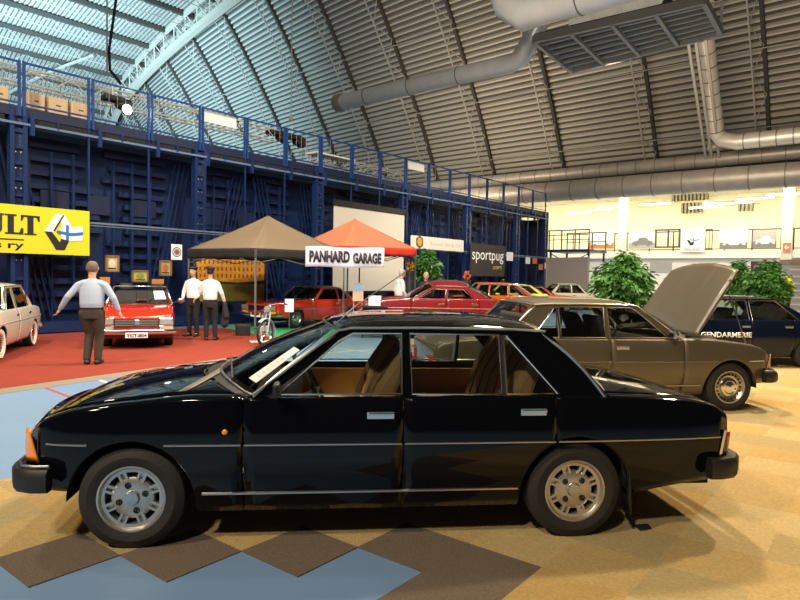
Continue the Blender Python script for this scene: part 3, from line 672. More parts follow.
# ------------------------------------------------------------------ tents
def tent(name, N, L, R, F, ze, zp, cloth, under, label, val=.22, pole_mt=mat('pole_grey', (.10,.095,.09), .5), poles=(0,1,2,3), dip=.25):
    P = [Vector((*N[:2],0)), Vector((*R[:2],0)), Vector((*F[:2],0)), Vector((*L[:2],0))]; c = sum(P, Vector())/4
    t = thing(name, label, 'tent', tuple(c)); P = [p-c for p in P]
    m = MB()
    for k in range(4):
        A, B = P[k]+Z*ze, P[(k+1)%4]+Z*ze; T = Z*zp
        def f(s, q, A=A, B=B, T=T):
            e = A.lerp(B, s); p = T.lerp(e, q); p.z = zp + (ze-zp)*(q**.92) ; p.z -= 0.06*math.sin(PI*s)*q*(1-q)*4; return p
        m.grid(f, 10, 10)
    m.build('canopy', cloth, t, smooth=25, thick=.012)
    m = MB()
    for k in range(4):
        A, B = P[k], P[(k+1)%4]; n = (B-A).cross(Z).normalized()
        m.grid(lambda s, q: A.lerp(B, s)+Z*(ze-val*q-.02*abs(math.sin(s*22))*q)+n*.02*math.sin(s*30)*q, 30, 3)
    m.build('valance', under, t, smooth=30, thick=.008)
    for k in poles:
        m = MB(); p = P[k]*.98; m.bar(p, p+Z*(ze-.02), .05); m.box(p.x-.09,p.x+.09,p.y-.09,p.y+.09,0,.02); m.build('pole', pole_mt, t, smooth=0)
    m = MB()
    for k in range(4):
        A, B = P[k]*.98, P[(k+1)%4]*.98; m.bar(A+Z*(ze-.1), A.lerp(B,.5)+Z*(ze-.4), .025); m.bar(A+Z*(ze-.4), A.lerp(B,.5)+Z*(ze-.1), .025); m.bar(A.lerp(B,.5)+Z*(ze-.1), B+Z*(ze-.4), .025); m.bar(A.lerp(B,.5)+Z*(ze-.4), B+Z*(ze-.1), .025)
    m.build('scissor_frame', pole_mt, t, smooth=0); return t
a_ = Vector((-.84,.54)); b_ = Vector((.75,.66))
N1 = Vector((-3.91,16.8)); L1 = N1+a_*2.8; R1 = N1+b_*3.0; F1 = L1+b_*3.0
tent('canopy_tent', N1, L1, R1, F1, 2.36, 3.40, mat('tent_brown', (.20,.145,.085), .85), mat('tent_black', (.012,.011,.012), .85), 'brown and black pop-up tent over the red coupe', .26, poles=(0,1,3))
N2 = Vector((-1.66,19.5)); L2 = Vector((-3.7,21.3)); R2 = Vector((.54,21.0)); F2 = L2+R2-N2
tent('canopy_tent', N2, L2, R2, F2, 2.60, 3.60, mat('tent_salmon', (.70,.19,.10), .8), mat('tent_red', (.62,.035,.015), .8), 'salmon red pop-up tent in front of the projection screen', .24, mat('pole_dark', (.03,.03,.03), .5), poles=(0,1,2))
a = at(305.5,247,16.55); b = at(384.5,249,16.75); X_ = (b-a); X_.z = 0
t = thing('garage_banner', 'white cloth banner with black distressed capitals hung between the two tents', 'banner', M=frame((a.x,a.y,1.88), X_)); L = X_.length
m = MB(); m.grid(lambda s, q: (s*L, q*.54 + .015*math.sin(s*9), .02*math.sin(s*14)*(1-q)), 40, 6); m.build('cloth', mat('banner_cloth', (.55,.53,.60), .8), t, thick=.004)
text('banner_lettering', 'PANHARD', INK, t, L*.05, L*.56, .13, .44, z=.03, bold=.05); text('banner_lettering', 'GARAGE', INK, t, L*.60, L*.96, .11, .40, z=.03, bold=.05)
# poster under the brown tent: lit building
a = at(193,300,19.35); b = at(266,300,20.6); X_ = (b-a); X_.z = 0; L = X_.length
t = thing('backdrop_poster', 'dark backdrop poster of a golden lit building under the brown tent', 'poster', M=frame((a.x,a.y,.75), X_)); H_ = 1.55
m = MB(); m.box(0,L,0,H_,-.03,0); m.build('sheet', mat('poster_dark', (.035,.030,.014), .6), t, smooth=0)
GOLD = mat('poster_gold', (.72,.33,.03), .5, noise=(9,(.50,.20,.02),.2)); GREN = mat('poster_green', (.14,.15,.02), .6, noise=(7,(.26,.20,.03),.2))
poly(t, [(L*.06,H_*.45),(L*.04,H_*.80),(L*.20,H_*.95),(L*.80,H_*.95),(L*.97,H_*.80),(L*.97,H_*.45),(L*.6,H_*.40)], GOLD, 'building_print')
m = MB()
for rr in range(3):
    for k in range(15):
        x = L*(.08+k*.058); y = H_*(.50+rr*.14); m.box(x,x+L*.022,y,y+H_*.075,.008,.010)
m.build('window_print', mat('poster_window', (.20,.07,.01), .6), t, smooth=0)
poly(t, [(L*.02,H_*.02),(L*.02,H_*.40),(L*.5,H_*.36),(L*.97,H_*.38),(L*.97,H_*.02)], GREN, 'street_print', .003)
# paper sign on a stand, easel sign, white box
p = G(289,333); t = thing('sign_stand', 'white paper sign on a thin post in front of the red coupe', 'sign', tuple(p))
m = MB(); m.tube([(0,0,0),(0,0,.62)], .012, 8); m.build('post', DCHROME, t); m = MB(); m.lathe([(0,.012),(.12,.012),(.12,0)], 20, 'Z'); m.build('foot', DCHROME, t)
m = MB(); m.box(-.125,.125,-.01,0,.60,.97); m.build('sheet', PAPER, t, smooth=0)
t = thing('easel_sign', 'blue and orange notice board under the red tent', 'sign', M=frame((at(353,278,17.6).x,17.6,.95), (1,.1,0)))
m = MB(); m.box(0,.30,0,.52,-.02,0); m.build('board', mat('notice_peach', (.62,.42,.30), .6), t, smooth=0); rect(t, .02,.28,.28,.50, mat('notice_blue', (.25,.40,.60), .6), .004); m = MB()
for x in (.03,.27): m.bar((x,-.95,-.03),(x,0,-.03),.02)
m.build('leg', RIBL, t, smooth=0)
t = thing('display_table', 'small dark table under the red tent carrying a white carton', 'table', (at(375,300,16.6).x,16.6,0))
m = MB(); m.box(-.35,.35,-.2,.3,.84,.88); m.build('table_top', PLAST, t, smooth=0)
for x in (-.32,.32): m = MB(); m.bar((x,.05,0),(x,.05,.84),.04); m.build('leg', PLAST, t, smooth=0)
m = MB(); m.box(-.16,.16,-.08,.08,0,.26); o = tag(m.build('carton', PAPER, smooth=0, bevel=.005), 'white carton standing on the table under the red tent', 'box'); pos(o, (at(375,300,16.6).x,16.6,.88), -.15)
m = MB(); m.box(-.19,.19,-.19,.19,0,.30); o = tag(m.build('weight_crate', PLAST, smooth=0, bevel=.02), 'black crate standing at the foot of the brown tent pole', 'crate'); pos(o, (-4.22,16.75,.006), .3)

# ------------------------------------------------------------------ cars (local frame: nose towards -X, front axle at x=0, near side -Y or +Y, ground z=0)
def make_wheel(x, side, sp, car, style, ys):
    r = sp['r']; tw = sp.get('tw', .19); rr = sp['rim']; y0 = ys; s = side
    pass
    m = MB()
    prof = [(rr*1.0,-tw*.62),(rr+.012,-tw*.60),((rr+r)/2,-tw*.58-.008),(r-.03,-tw*.52),(r-.006,-tw*.42),(r,-tw*.25),(r,tw*-.02+.0),(r,tw*.20),(r-.006,tw*.36),(r-.03,tw*.44),((rr+r)/2,tw*.50),(rr+.014,tw*.46),(rr,tw*.42)]
    m.lathe([(a, s*b) for a, b in prof], 48, 'Y', (0,0,0))
    w = m.build('wheel', RUBBER, car, smooth=30, label=sp.get('wheel_label')); w.location = (x, ys, r)
    o = tw*.42
    if style == 'alloy':
        m = MB()   # lip and barrel
        m.lathe([(rr+.004,s*o),(rr+.006,s*(o+.008)),(rr-.006,s*(o+.010)),(rr-.012,s*(o-.004)),(rr-.018,s*(o-.012)),(rr-.036,s*(o-.014)),(rr-.038,s*(o-.09)),(rr-.05,s*(o-.12))], 48)
        # hub disc
        hr = rr*.57
        m.lathe([(0,s*(o-.010)),(hr*.35,s*(o-.010)),(hr*.42,s*(o-.018)),(hr*.95,s*(o-.016)),(hr*1.12,s*(o-.026)),(hr*1.16,s*(o-.05))], 32)
        # inner ring and eight pairs of spokes
        for k in range(8):
            for d in (-1, 1):
                a = 2*PI*(k+.5)/8; c, n = Vector((math.cos(a),0,math.sin(a))), Vector((-math.sin(a),0,math.cos(a)))
                p = c*(hr*.98)+n*d*.0175; q = c*(rr-.014)+n*d*.019
                m.bar(p+Vector((0,s*(o-.030),0)), q+Vector((0,s*(o-.024),0)), .0145, .028, up=(0,1,0))
            p = c*(hr*1.0); q = c*(rr-.016); m.bar(p+Vector((0,s*(o-.045),0)), q+Vector((0,s*(o-.042),0)), .03, .01, up=(0,1,0))
        m.build('rim', ALLOY, w, smooth=35)
        m = MB(); m.lathe([(0,s*(o-.13)),(rr-.03,s*(o-.13))], 24); m.lathe([(0,s*(o-.10)),(rr*.62,s*(o-.10)),(rr*.62,s*(o-.125))], 24); m.build('brake_disc', mat('brake_dark', (.05,.04,.035), .6, .5), w)
        m = MB(); m.lathe([(0,s*(o+.004)),(hr*.36,s*(o+.002)),(hr*.42,s*(o-.012))], 8); m.build('centre_cap', mat('cap_blue_grey', (.42,.46,.52), .25, .8), w)
        for k in range(4):
            a = PI/2*k + .32 + (0 if x < 1 else .5); m = MB(); c = Vector((math.cos(a)*hr*.72, s*(o-.012), math.sin(a)*hr*.72)); m.lathe([(0,s*.010),(.009,s*.010),(.012,0)], 6, 'Y', c); m.lathe([(.013,s*-.003),(.019,s*.001),(.021,s*-.006)], 12, 'Y', c); m.build('wheel_nut', DARK if k % 2 else PLAST, w)
    else:
        capm = sp.get('capm', CHROME)
        m = MB(); m.lathe([(rr+.004,s*o),(rr+.006,s*(o+.008)),(rr-.008,s*(o+.008)),(rr-.02,s*(o-.015)),(rr*.80,s*(o-.03)),(rr*.72,s*(o-.022)),(rr*.55,s*(o-.03)),(0,s*(o-.03))], 40); m.build('rim', sp.get('rimm', DCHROME), w)
        m = MB(); hr = rr*sp.get('capr', .62); m.lathe([(hr,s*(o-.026)),(hr*.94,s*(o-.006)),(hr*.7,s*(o+.006)),(hr*.62,s*(o-.002)),(hr*.3,s*(o+.006)),(0,s*(o+.010))], 32); m.build('hub_cap', capm, w)
        if style == 'steel':
            m = MB()
            for k in range(20):
                a = 2*PI*k/20; c = Vector((math.cos(a)*rr*.80, s*(o-.016), math.sin(a)*rr*.80)); m.ball(c, (.013,.012,.013), 6, 4)
            m.build('rim_holes', DARK, w)
        if sp.get('whitewall'):
            m = MB(); m.lathe([(rr+.008,s*(o+.004)),(rr+.022,s*(o+.013)),(r-.04,s*(tw*.5+.004)),(r-.034,s*(tw*.47))], 40); m.build('whitewall', mat('whitewall', (.78,.76,.70), .6), w)
    return w

def car(name, label, loc, rz, sp, group=None, cat='car'):
    T = thing(name, label, cat, loc, rz, group)
    plan = curve(sp['plan']); belt = curve(sp['belt']); deck = curve(sp['deck']); zs = curve(sp['sill'])
    xf, xr, wb = sp['xf'], sp['xr'], sp['wb']; P = sp['paint']; P2 = sp.get('roof_paint', P)
    zm, kb, kt = sp.get('zm', .6), sp.get('kb', .05), sp.get('kt', .04); rs, rz_ = sp.get('rs', .09), sp.get('rz', .03)
    zref = sp.get('zref', .95)
    def hw(x, z):
        t = (zm-z)/(zm-.3) if z < zm else (z-zm)/(zref-zm)
        return plan(x) - (kb if z < zm else kt)*t*t
    arches = [(0, sp['r']+sp.get('azc',0), sp['arch']), (wb, sp['r']+sp.get('azc',0), sp.get('rarch', sp['arch']))]
    def zlow(x):
        z = zs(x)
        for xc, zc, R in arches:
            if abs(x-xc) < R: z = max(z, zc+math.sqrt(R*R-(x-xc)**2)*sp.get('aflat',1))
        return z
    def shoulder(x, phi):
        b = belt(x); w = hw(x, b); return w - rs*(1-math.cos(phi)), b + rz_*math.sin(phi)
    def surfz(x, y):
        b = belt(x); w = hw(x, b); y = abs(y); e = w-rs
        if y > e: return b + rz_*math.sqrt(max(0, 1-((y-e)/rs)**2))
        d = deck(x); return d - (d-b-rz_)*(y/e)**sp.get('hp', 2.4)
    def cols(xa, xb):
        n = max(2, int((xb-xa)/.07)); L = [lerp(xa,xb,i/n) for i in range(n+1)]
        for xc, zc, R in arches:
            for k in range(0, 25): L.append(xc+R*math.cos(PI*k/24)*.9995)
            L += [xc-R*1.004, xc+R*1.004]
        return sorted(set([xa, xb] + [x for x in L if xa+1e-4 < x < xb-1e-4]))
    G2 = sp.get('gap', .003)
    def side_panel(nm, xa, xb, s, top=True, mt=P, full=True):
        m = MB(); rows = []
        for x in cols(xa+G2, xb-G2):
            lo = zlow(x); b = belt(x); lo = min(lo, b-.02); row = []
            for k in range(15): z = lerp(lo, b, k/14); row.append((x, s*hw(x,z), z))
            for k in range(1, 7 if full else 4):
                y, z = shoulder(x, PI/2*k/6); row.append((x, s*y, z))
            rows.append(row)
        m.rows(rows)
        if xa > xf+.1 or True:
            pass
        o = m.build(nm, mt, T, smooth=40, thick=sp.get('sheet', .018)); fix_normals_out(o, s); return o
    def fix_normals_out(o, s):
        me = o.data; c = sum(((1 if p.normal.y*s > 0 else -1)*p.area for p in me.polygons))
        if c < 0: me.flip_normals()
    def fix_up(o):
        me = o.data
        if sum(p.normal.z*p.area for p in me.polygons) < 0: me.flip_normals()
    dr = sp['doors']
    for s in (-1, 1):
        side_panel('front_fender', xf, dr[0], s)
        for k in range(len(dr)-1):
            d = side_panel('door', dr[k], dr[k+1], s, full=False)
            hx, hz = sp['handles'][k]; y = s*hw(hx, hz); m = MB()
            m.box(hx-.085,hx+.085,y-.004,y+s*.012,hz-.022,hz+.024); m.box(hx-.075,hx+.085,y+s*.012,y+s*.026,hz+.002,hz+.016)
            m.build('handle', sp.get('handm', CHROME), d, smooth=0, bevel=.003)
            if k == 0 and sp.get('hi'): m = MB(); m.lathe([(0,s*.006),(.011,s*.006),(.013,0)], 12, 'Y', (hx+.08, y, hz-.12)); m.build('key_lock', CHROME, d)
        side_panel('rear_quarter', dr[-1], xr, s)
    # hood and boot lid
    gh = sp['gh']
    bow = lambda v: sp.get('bow', .07)*(1-v*v)
    bowr = lambda v: sp.get('bowr', .05)*(1-v*v)
    ws_c, ws_s = gh['ws']; rg_c, rg_s = gh['rg']; yg = gh['yb']   # x centre, x side
    cowl = lambda v: lerp(ws_c, ws_s, v*v) - sp.get('cowl', .10)
    def lid(nm, x0f, x1f, mt=P, vmax=1., lift=0.):
        m = MB()
        def f(a, b):
            v = (2*b-1); x = lerp(x0f(v), x1f(v), a); xe = min(max(x, xf), xr); w = hw(xe, belt(xe)) - rs + .004
            return (x, v*(w-.004)*vmax, surfz(xe, v*w) + lift)
        m.grid(f, 22, 24); o = m.build(nm, mt, T, smooth=50, thick=.015); fix_up(o); return o
    if sp.get('open_hood') is None: lid('hood', lambda v: xf - bow(v)+.004, cowl)
    lid('cowl_panel', lambda v: cowl(v)+.006, lambda v: lerp(ws_c, ws_s, v*v)+.06, sp.get('cowlm', PLAST), 1.06, -.004)
    if sp.get('boot', True): lid('boot_lid', lambda v: lerp(rg_c, rg_s, v*v)+.0, lambda v: xr + bowr(v)-.004)
    # nose and tail
    def face(nm, x, bw, sgn, mt):
        m = MB()
        def f(a, b):
            v = 2*b-1; zt = surfz(x, v*hw(x, belt(x))*.9999); z = lerp(sp['zchin'] if sgn < 0 else sp.get('ztail', sp['zchin']), zt, a)
            return (x + sgn*bw(v) + (sp.get('nrake',0)*(belt(x)-z) if sgn < 0 else sp.get('trake',0)*(z-belt(x))), v*hw(x, z), z)
        m.grid(f, 10, 24); return m.build(nm, mt, T, smooth=40, thick=.01)
    face('nose_panel', xf, bow, -1, sp.get('nosem', P)); face('tail_panel', xr, bowr, 1, P)
    # wheel wells and underbody
    for xc, zc, R in arches:
        for s in (-1, 1):
            yo = hw(xc, .55)-.03; m = MB()
            m.lathe([(R+.006, s*yo),(R+.012, s*(yo-.28)),(.02, s*(yo-.28))], 24, 'Y', (xc,0,zc), (0, PI)); m.build('wheel_well', DARK, T)
    m = MB(); R = arches[0][2]+.02; zf = sp.get('floor', .22); yy = plan(1)-.12
    for xa, xb, w in ((xf+.06,-R,yy-.06),(-R,R,yy-.30),(R,wb-R,yy),(wb-R,wb+R,yy-.30),(wb+R,xr-.06,yy-.08)):
        m.box(xa,xb,-w,w,zf if 0 <= xa+R and xb <= wb+R+.01 else zs(xa if xa > 0 else xf)+.02,zf+.10 if abs(w-yy) < .01 else zf+.20)
    m.build('underbody', DARK, T, smooth=0)
    # inner firewall / boot walls so nothing shines through
    m = MB(); w_ = plan(1)-.10; x1 = dr[0]-.02; m.box(x1-.02, x1, -w_, w_, zf, belt(x1)-.02)
    if sp.get('boot', True): m.box(dr[-1]+.28, dr[-1]+.30, -w_+.02, w_-.02, zf, belt(dr[-1]+.3)-.02); m.box(dr[-1]+.28, rg_s+.1, -w_+.06, w_-.06, belt(rg_s)-.03, belt(rg_s)-.01)
    m.build('bulkhead', DARK, T, smooth=0)
    # greenhouse
    zb = gh['zb']; tum = gh['tum']
    def gy(x, z):
        return min(yg, hw(x, belt(x))-.02) - (z-zb)*tum - gh.get('curve', .06)*max(0, z-zb)**2
    def gpoly(nm, L, mt, th=.03, s=1, inset=0., lab=None):
        m = MB(); m.prism(L, lambda p: (p[0], s*(gy(*p)-inset), p[1]), lambda p: (p[0], s*(gy(*p)-inset-th), p[1]))
        return m.build(nm, mt, T, smooth=0, label=lab)
    zr = gh['zr']   # rail z at side
    yr = gy(0.5*(gh['hf'][1]+gh['hr'][1]), zr)
    hf_c, hf_s = gh['hf']; hr_c, hr_s = gh['hr']; crown = gh['crown']
    pw = gh.get('pw', 3.0)
    def roofz(a, v):
        h = crown*(1-(2*a-1)**4*gh.get('endfall', .6)) if True else 0
        return zr + gh.get('arc',0)*(1-(2*a-1)**2) + h*(1-abs(v)**pw)**.62
    def roofp(a, b):
        v = math.sin((2*b-1)*PI/2)
        return (lerp(lerp(hf_c,hf_s,v*v), lerp(hr_c,hr_s,v*v), a), v*yr, roofz(a, v))
    if sp.get('roof', True):
        m = MB(); m.grid(roofp, 24, 36); o = m.build('roof', P2, T, smooth=60, thick=.025); fix_up(o)
    def screen(nm, base, head, zbase, a_, mt, rim, th=.0):
        def f(p, q):
            v = math.sin((2*q-1)*PI/2); bx = lerp(base[0], base[1], v*v); B = Vector((bx, v*(yg+.005)*.985, zbase(v)))
            if sp.get('roof', True): Hh = Vector((lerp(head[0],head[1],v*v), v*yr*.985, roofz(a_, v)-.01))
            else: Hh = Vector((lerp(head[0],head[1],v*v), v*yr*.96, zr+.02-.01*v*v))
            r = B.lerp(Hh, p); bulge = .04*math.sin(PI*p); r.z += bulge*.5; r.x += (-bulge if base[0] < head[0] else bulge)*.5; return r
        m = MB(); m.grid(f, 10, 20); g = m.build(nm, mt, T, smooth=60)
        pts = [f(0,k/20) for k in range(21)] + [f(k/8,1) for k in range(1,9)] + [f(1,1-k/20) for k in range(1,21)] + [f(1-k/8,0) for k in range(1,8)]
        m = MB(); m.tube(pts, gh.get('rimr', .011), 6, closed=True); m.build('screen_trim', rim, g); return g, f
    zw = gh.get('zws', None) or (lambda v: surfz(lerp(ws_c,ws_s,v*v), v*yg)+.005)
    wsg, wsf = screen('windscreen', (ws_c, ws_s), (hf_c, hf_s), zw, 0., sp.get('wsglass', GLASS), sp.get('rimm2', CHROME))
    if sp.get('rear_glass', True): screen('rear_window', (rg_c, rg_s), (hr_c, hr_s), gh.get('zrg') or (lambda v: surfz(min(xr,lerp(rg_c,rg_s,v*v)), v*yg)+.005), 1., GLASS, sp.get('rimm2', CHROME))
    for s in (-1, 1):
        for nm, L, mt in gh['pillars']: gpoly(nm, L, {'P':P,'R':P2,'B':PLAST}[mt], .035, s)
        for L in gh['windows']:
            g = gpoly('side_window', L, sp.get('sglass', GLASS), .004, s, .014)
            m = MB(); cx = sum(p[0] for p in L)/len(L); cz = sum(p[1] for p in L)/len(L)
            m.tube([(p[0], s*(gy(*p)+.003), p[1]) for p in L], gh.get('trimr', .008), 6, closed=True); m.build('window_trim', sp.get('trimm', CHROME), g, smooth=0)
        if gh.get('drip'):
            m = MB(); m.tube([(x, s*(gy(x,z)+.012), z) for x, z in gh['drip']], .009, 6); m.build('drip_rail', sp.get('rimm2', CHROME), T)
    # interior
    im = sp.get('seat', TANV); im2 = sp.get('card', DARK); zf2 = zf+.10
    def seat(nm, x, y, w, zs_=.30, hgt=.60, hr=True, tilt=.42, mt=im):
        m = MB(); base = [(-.25,.0),(.24,.0),(.26,.10),(.2,.16),(-.22,.20),(-.28,.12)]
        m.prism(base, lambda p: (x+p[0], y-w/2, zf2+zs_-.12+p[1]), lambda p: (x+p[0], y+w/2, zf2+zs_-.12+p[1]))
        bk = [(.16,.10),(.28,.08),(.28+tilt*hgt,.10+hgt),(.20+tilt*hgt,.12+hgt),(.13+tilt*hgt*.6,.1+hgt*.6)]
        m.prism(bk, lambda p: (x+p[0], y-w/2, zf2+zs_-.12+p[1]), lambda p: (x+p[0], y+w/2, zf2+zs_-.12+p[1]))
        o = m.build(nm, mt, T, smooth=0, bevel=.035)
        m = MB()
        for k in range(1, 6):
            yy_ = y-w/2+w*k/6; m.tube([(x+.16, yy_, zf2+zs_+.02),(x+.135+tilt*hgt*.6, yy_, zf2+zs_-.01+hgt*.6),(x+.195+tilt*hgt, yy_, zf2+zs_-.01+hgt)], .008, 5)
        m.build('seat_rib', TAND if im is TANV else im, o)
        if hr:
            m = MB(); c = Vector((x+.27+tilt*(hgt+.06), y, zf2+zs_-.02+hgt+.12)); m.box(c.x-.05,c.x+.05,y-w*.28,y+w*.28,c.z-.07,c.z+.09); m.build('headrest', mt, o, smooth=0, bevel=.03)
        return o
    sx = sp.get('seats', (dr[0]+.62, dr[-1]-.42))
    if sp.get('interior', True):
        for s in (-1,1): seat('front_seat', sx[0], s*.37, .50, hr=sp.get('headrests', False), hgt=sp.get('seath', .56))
        if len(sx) > 1: seat('rear_seat', sx[1], 0, 1.26, hr=False, hgt=sp.get('seath', .56), tilt=.36)
        m = MB(); xw = dr[0]+.02; pr = [(xw-.02,belt(xw)-.03),(xw+.22,belt(xw)+.01),(xw+.30,belt(xw)-.06),(xw+.26,belt(xw)-.26),(xw,belt(xw)-.30)]
        m.prism(pr, lambda p: (p[0], -(yg-.08), p[1]), lambda p: (p[0], yg-.08, p[1])); m.build('dashboard', PLAST, T, smooth=0, bevel=.02)
        c = Vector((xw+.42, sp.get('drv', -1)*.37, belt(xw)-.03)); ax = Vector((.9,0,.42)).normalized(); e1 = Vector((0,1,0)); e2 = ax.cross(e1); m = MB()
        m.tube([c+e1*.19*math.cos(2*PI*k/24)+e2*.19*math.sin(2*PI*k/24) for k in range(24)], .013, 6, closed=True); m.bar(c-e1*.18, c+e1*.18, .03, .015); m.tube([c, c-ax*.22], .03, 8); m.build('steering_wheel', PLAST, T)
        for s in (-1,1):
            m = MB(); ya = s*(plan(1)-.135); m.box(dr[0]+.03, dr[-1]+.02, min(ya,ya-s*.03), max(ya,ya-s*.03), zf2+.1, belt(1.5)-.03); o = m.build('door_card', sp.get('card', TAND), T, smooth=0)
            if sp.get('hi'): m = MB(); m.box(dr[0]+.35, dr[1]-.12, min(ya-s*.03,ya-s*.08), max(ya-s*.03,ya-s*.08), belt(1)-.30, belt(1)-.25); m.build('armrest', TANL, o, smooth=0, bevel=.01)
    # wheels
    for xw, key in ((0,'f'),(wb,'r')):
        for s in (-1, 1): make_wheel(xw, s, sp, T, sp['wheel'], s*(hw(xw,.55)-sp.get('inset', .115)))
    T_ = dict(T=T, hw=hw, belt=belt, surfz=surfz, zlow=zlow, roofp=roofp, gy=gy, wsf=wsf, plan=plan, bow=bow, bowr=bowr, rs=rs, deck=deck, sp=sp, cowl=cowl)
    return T_

def sweep_bar(c, nm, path, h, d, mt, z, bev=.02, parent=None):   # bumper: path in plan, box section
    m = MB(); pts = [Vector((p[0], p[1], z)) for p in path]; rows = []
    for k, p in enumerate(pts):
        t = (pts[min(k+1,len(pts)-1)]-pts[max(k-1,0)]).normalized(); n = t.cross(Z)
        sec = [(-.5,-.30),(-.5,.30),(-.30,.5),(.30,.5),(.5,.30),(.5,-.30),(.30,-.5),(-.30,-.5)]
        rows.append([p + n*a*d + Z*b*h for a, b in sec])
    m.rows(rows, closed=True); i0 = list(range(8)); m.F(*i0[::-1]); m.F(*range(len(m.v)-8, len(m.v)))
    return m.build(nm, mt, parent or c['T'], smooth=50)

def sedan_spec(paint, **kw):
    sp = dict(xf=-.615, xr=3.89, wb=2.80, r=.318, rim=.198, tw=.19, arch=.372, rarch=.372, azc=-.012, paint=paint, zref=.95, zm=.62, kb=.055, kt=.05,
      plan=[(-.65,.70),(-.56,.775),(-.40,.83),(-.1,.865),(.6,.88),(1.6,.885),(2.6,.88),(3.2,.86),(3.65,.83),(3.89,.79)],
      belt=[(-.615,.71),(-.53,.775),(-.30,.845),(0,.885),(.4,.92),(.8,.918),(1.6,.92),(2.6,.925),(3.1,.915),(3.5,.895),(3.80,.845),(3.89,.79)],
      deck=[(-.68,.745),(-.57,.82),(-.35,.91),(-.1,.960),(.2,1.0),(.5,1.015),(.8,1.01),(2.8,.985),(3.1,.975),(3.45,.945),(3.76,.895),(3.94,.82)],
      sill=[(-.7,.36),(-.35,.36),(.0,.30),(.45,.22),(2.4,.22),(3.2,.28),(3.5,.33),(3.9,.37)], zchin=.36, ztail=.38,
      doors=[.665,1.655,2.655], handles=[(1.51,.83),(2.50,.845)], rs=.10, rz=.028, wheel='alloy', wheel_label=None, bow=.06, bowr=.05, nrake=-.05, trake=.0,
      gh=dict(ws=(.40,.72), rg=(3.14,3.0), hf=(1.14,1.27), hr=(2.66,2.60), yb=.82, zb=.94, tum=.30, zr=1.345, crown=.082, endfall=.65, arc=.008, pw=3.2,
        pillars=[('a_pillar',[(.68,.93),(.80,.94),(1.33,1.325),(1.30,1.355),(1.24,1.35)],'P'),('b_pillar',[(1.640,.94),(1.715,.94),(1.705,1.34),(1.645,1.34)],'P'),
                 ('c_pillar',[(2.70,.93),(3.04,.93),(2.64,1.352),(2.38,1.355),(2.35,1.325)],'P'),('roof_rail',[(1.26,1.325),(2.40,1.322),(2.62,1.352),(1.26,1.357)],'P'),('divider',[(2.305,.94),(2.33,.94),(2.33,1.325),(2.31,1.325)],'B')],
        windows=[[(.87,.955),(1.648,.955),(1.652,1.33),(1.335,1.328),(1.25,1.28)],[(1.715,.955),(2.30,.955),(2.30,1.328),(1.705,1.33)],[(2.335,.955),(2.675,.955),(2.36,1.315),(2.335,1.325)]],
        drip=[(.72,.955),(1.0,1.165),(1.24,1.345),(1.32,1.362),(1.8,1.368),(2.4,1.364),(2.62,1.352)]),
      trimm=CHROME, rimm2=DCHROME, seat=TANV, card=TANL, hi=True, seats=(1.22,2.18), headrests=False, seath=.60)
    sp.update(kw); return sp
def bez(xs, f): return [f(x) for x in xs]
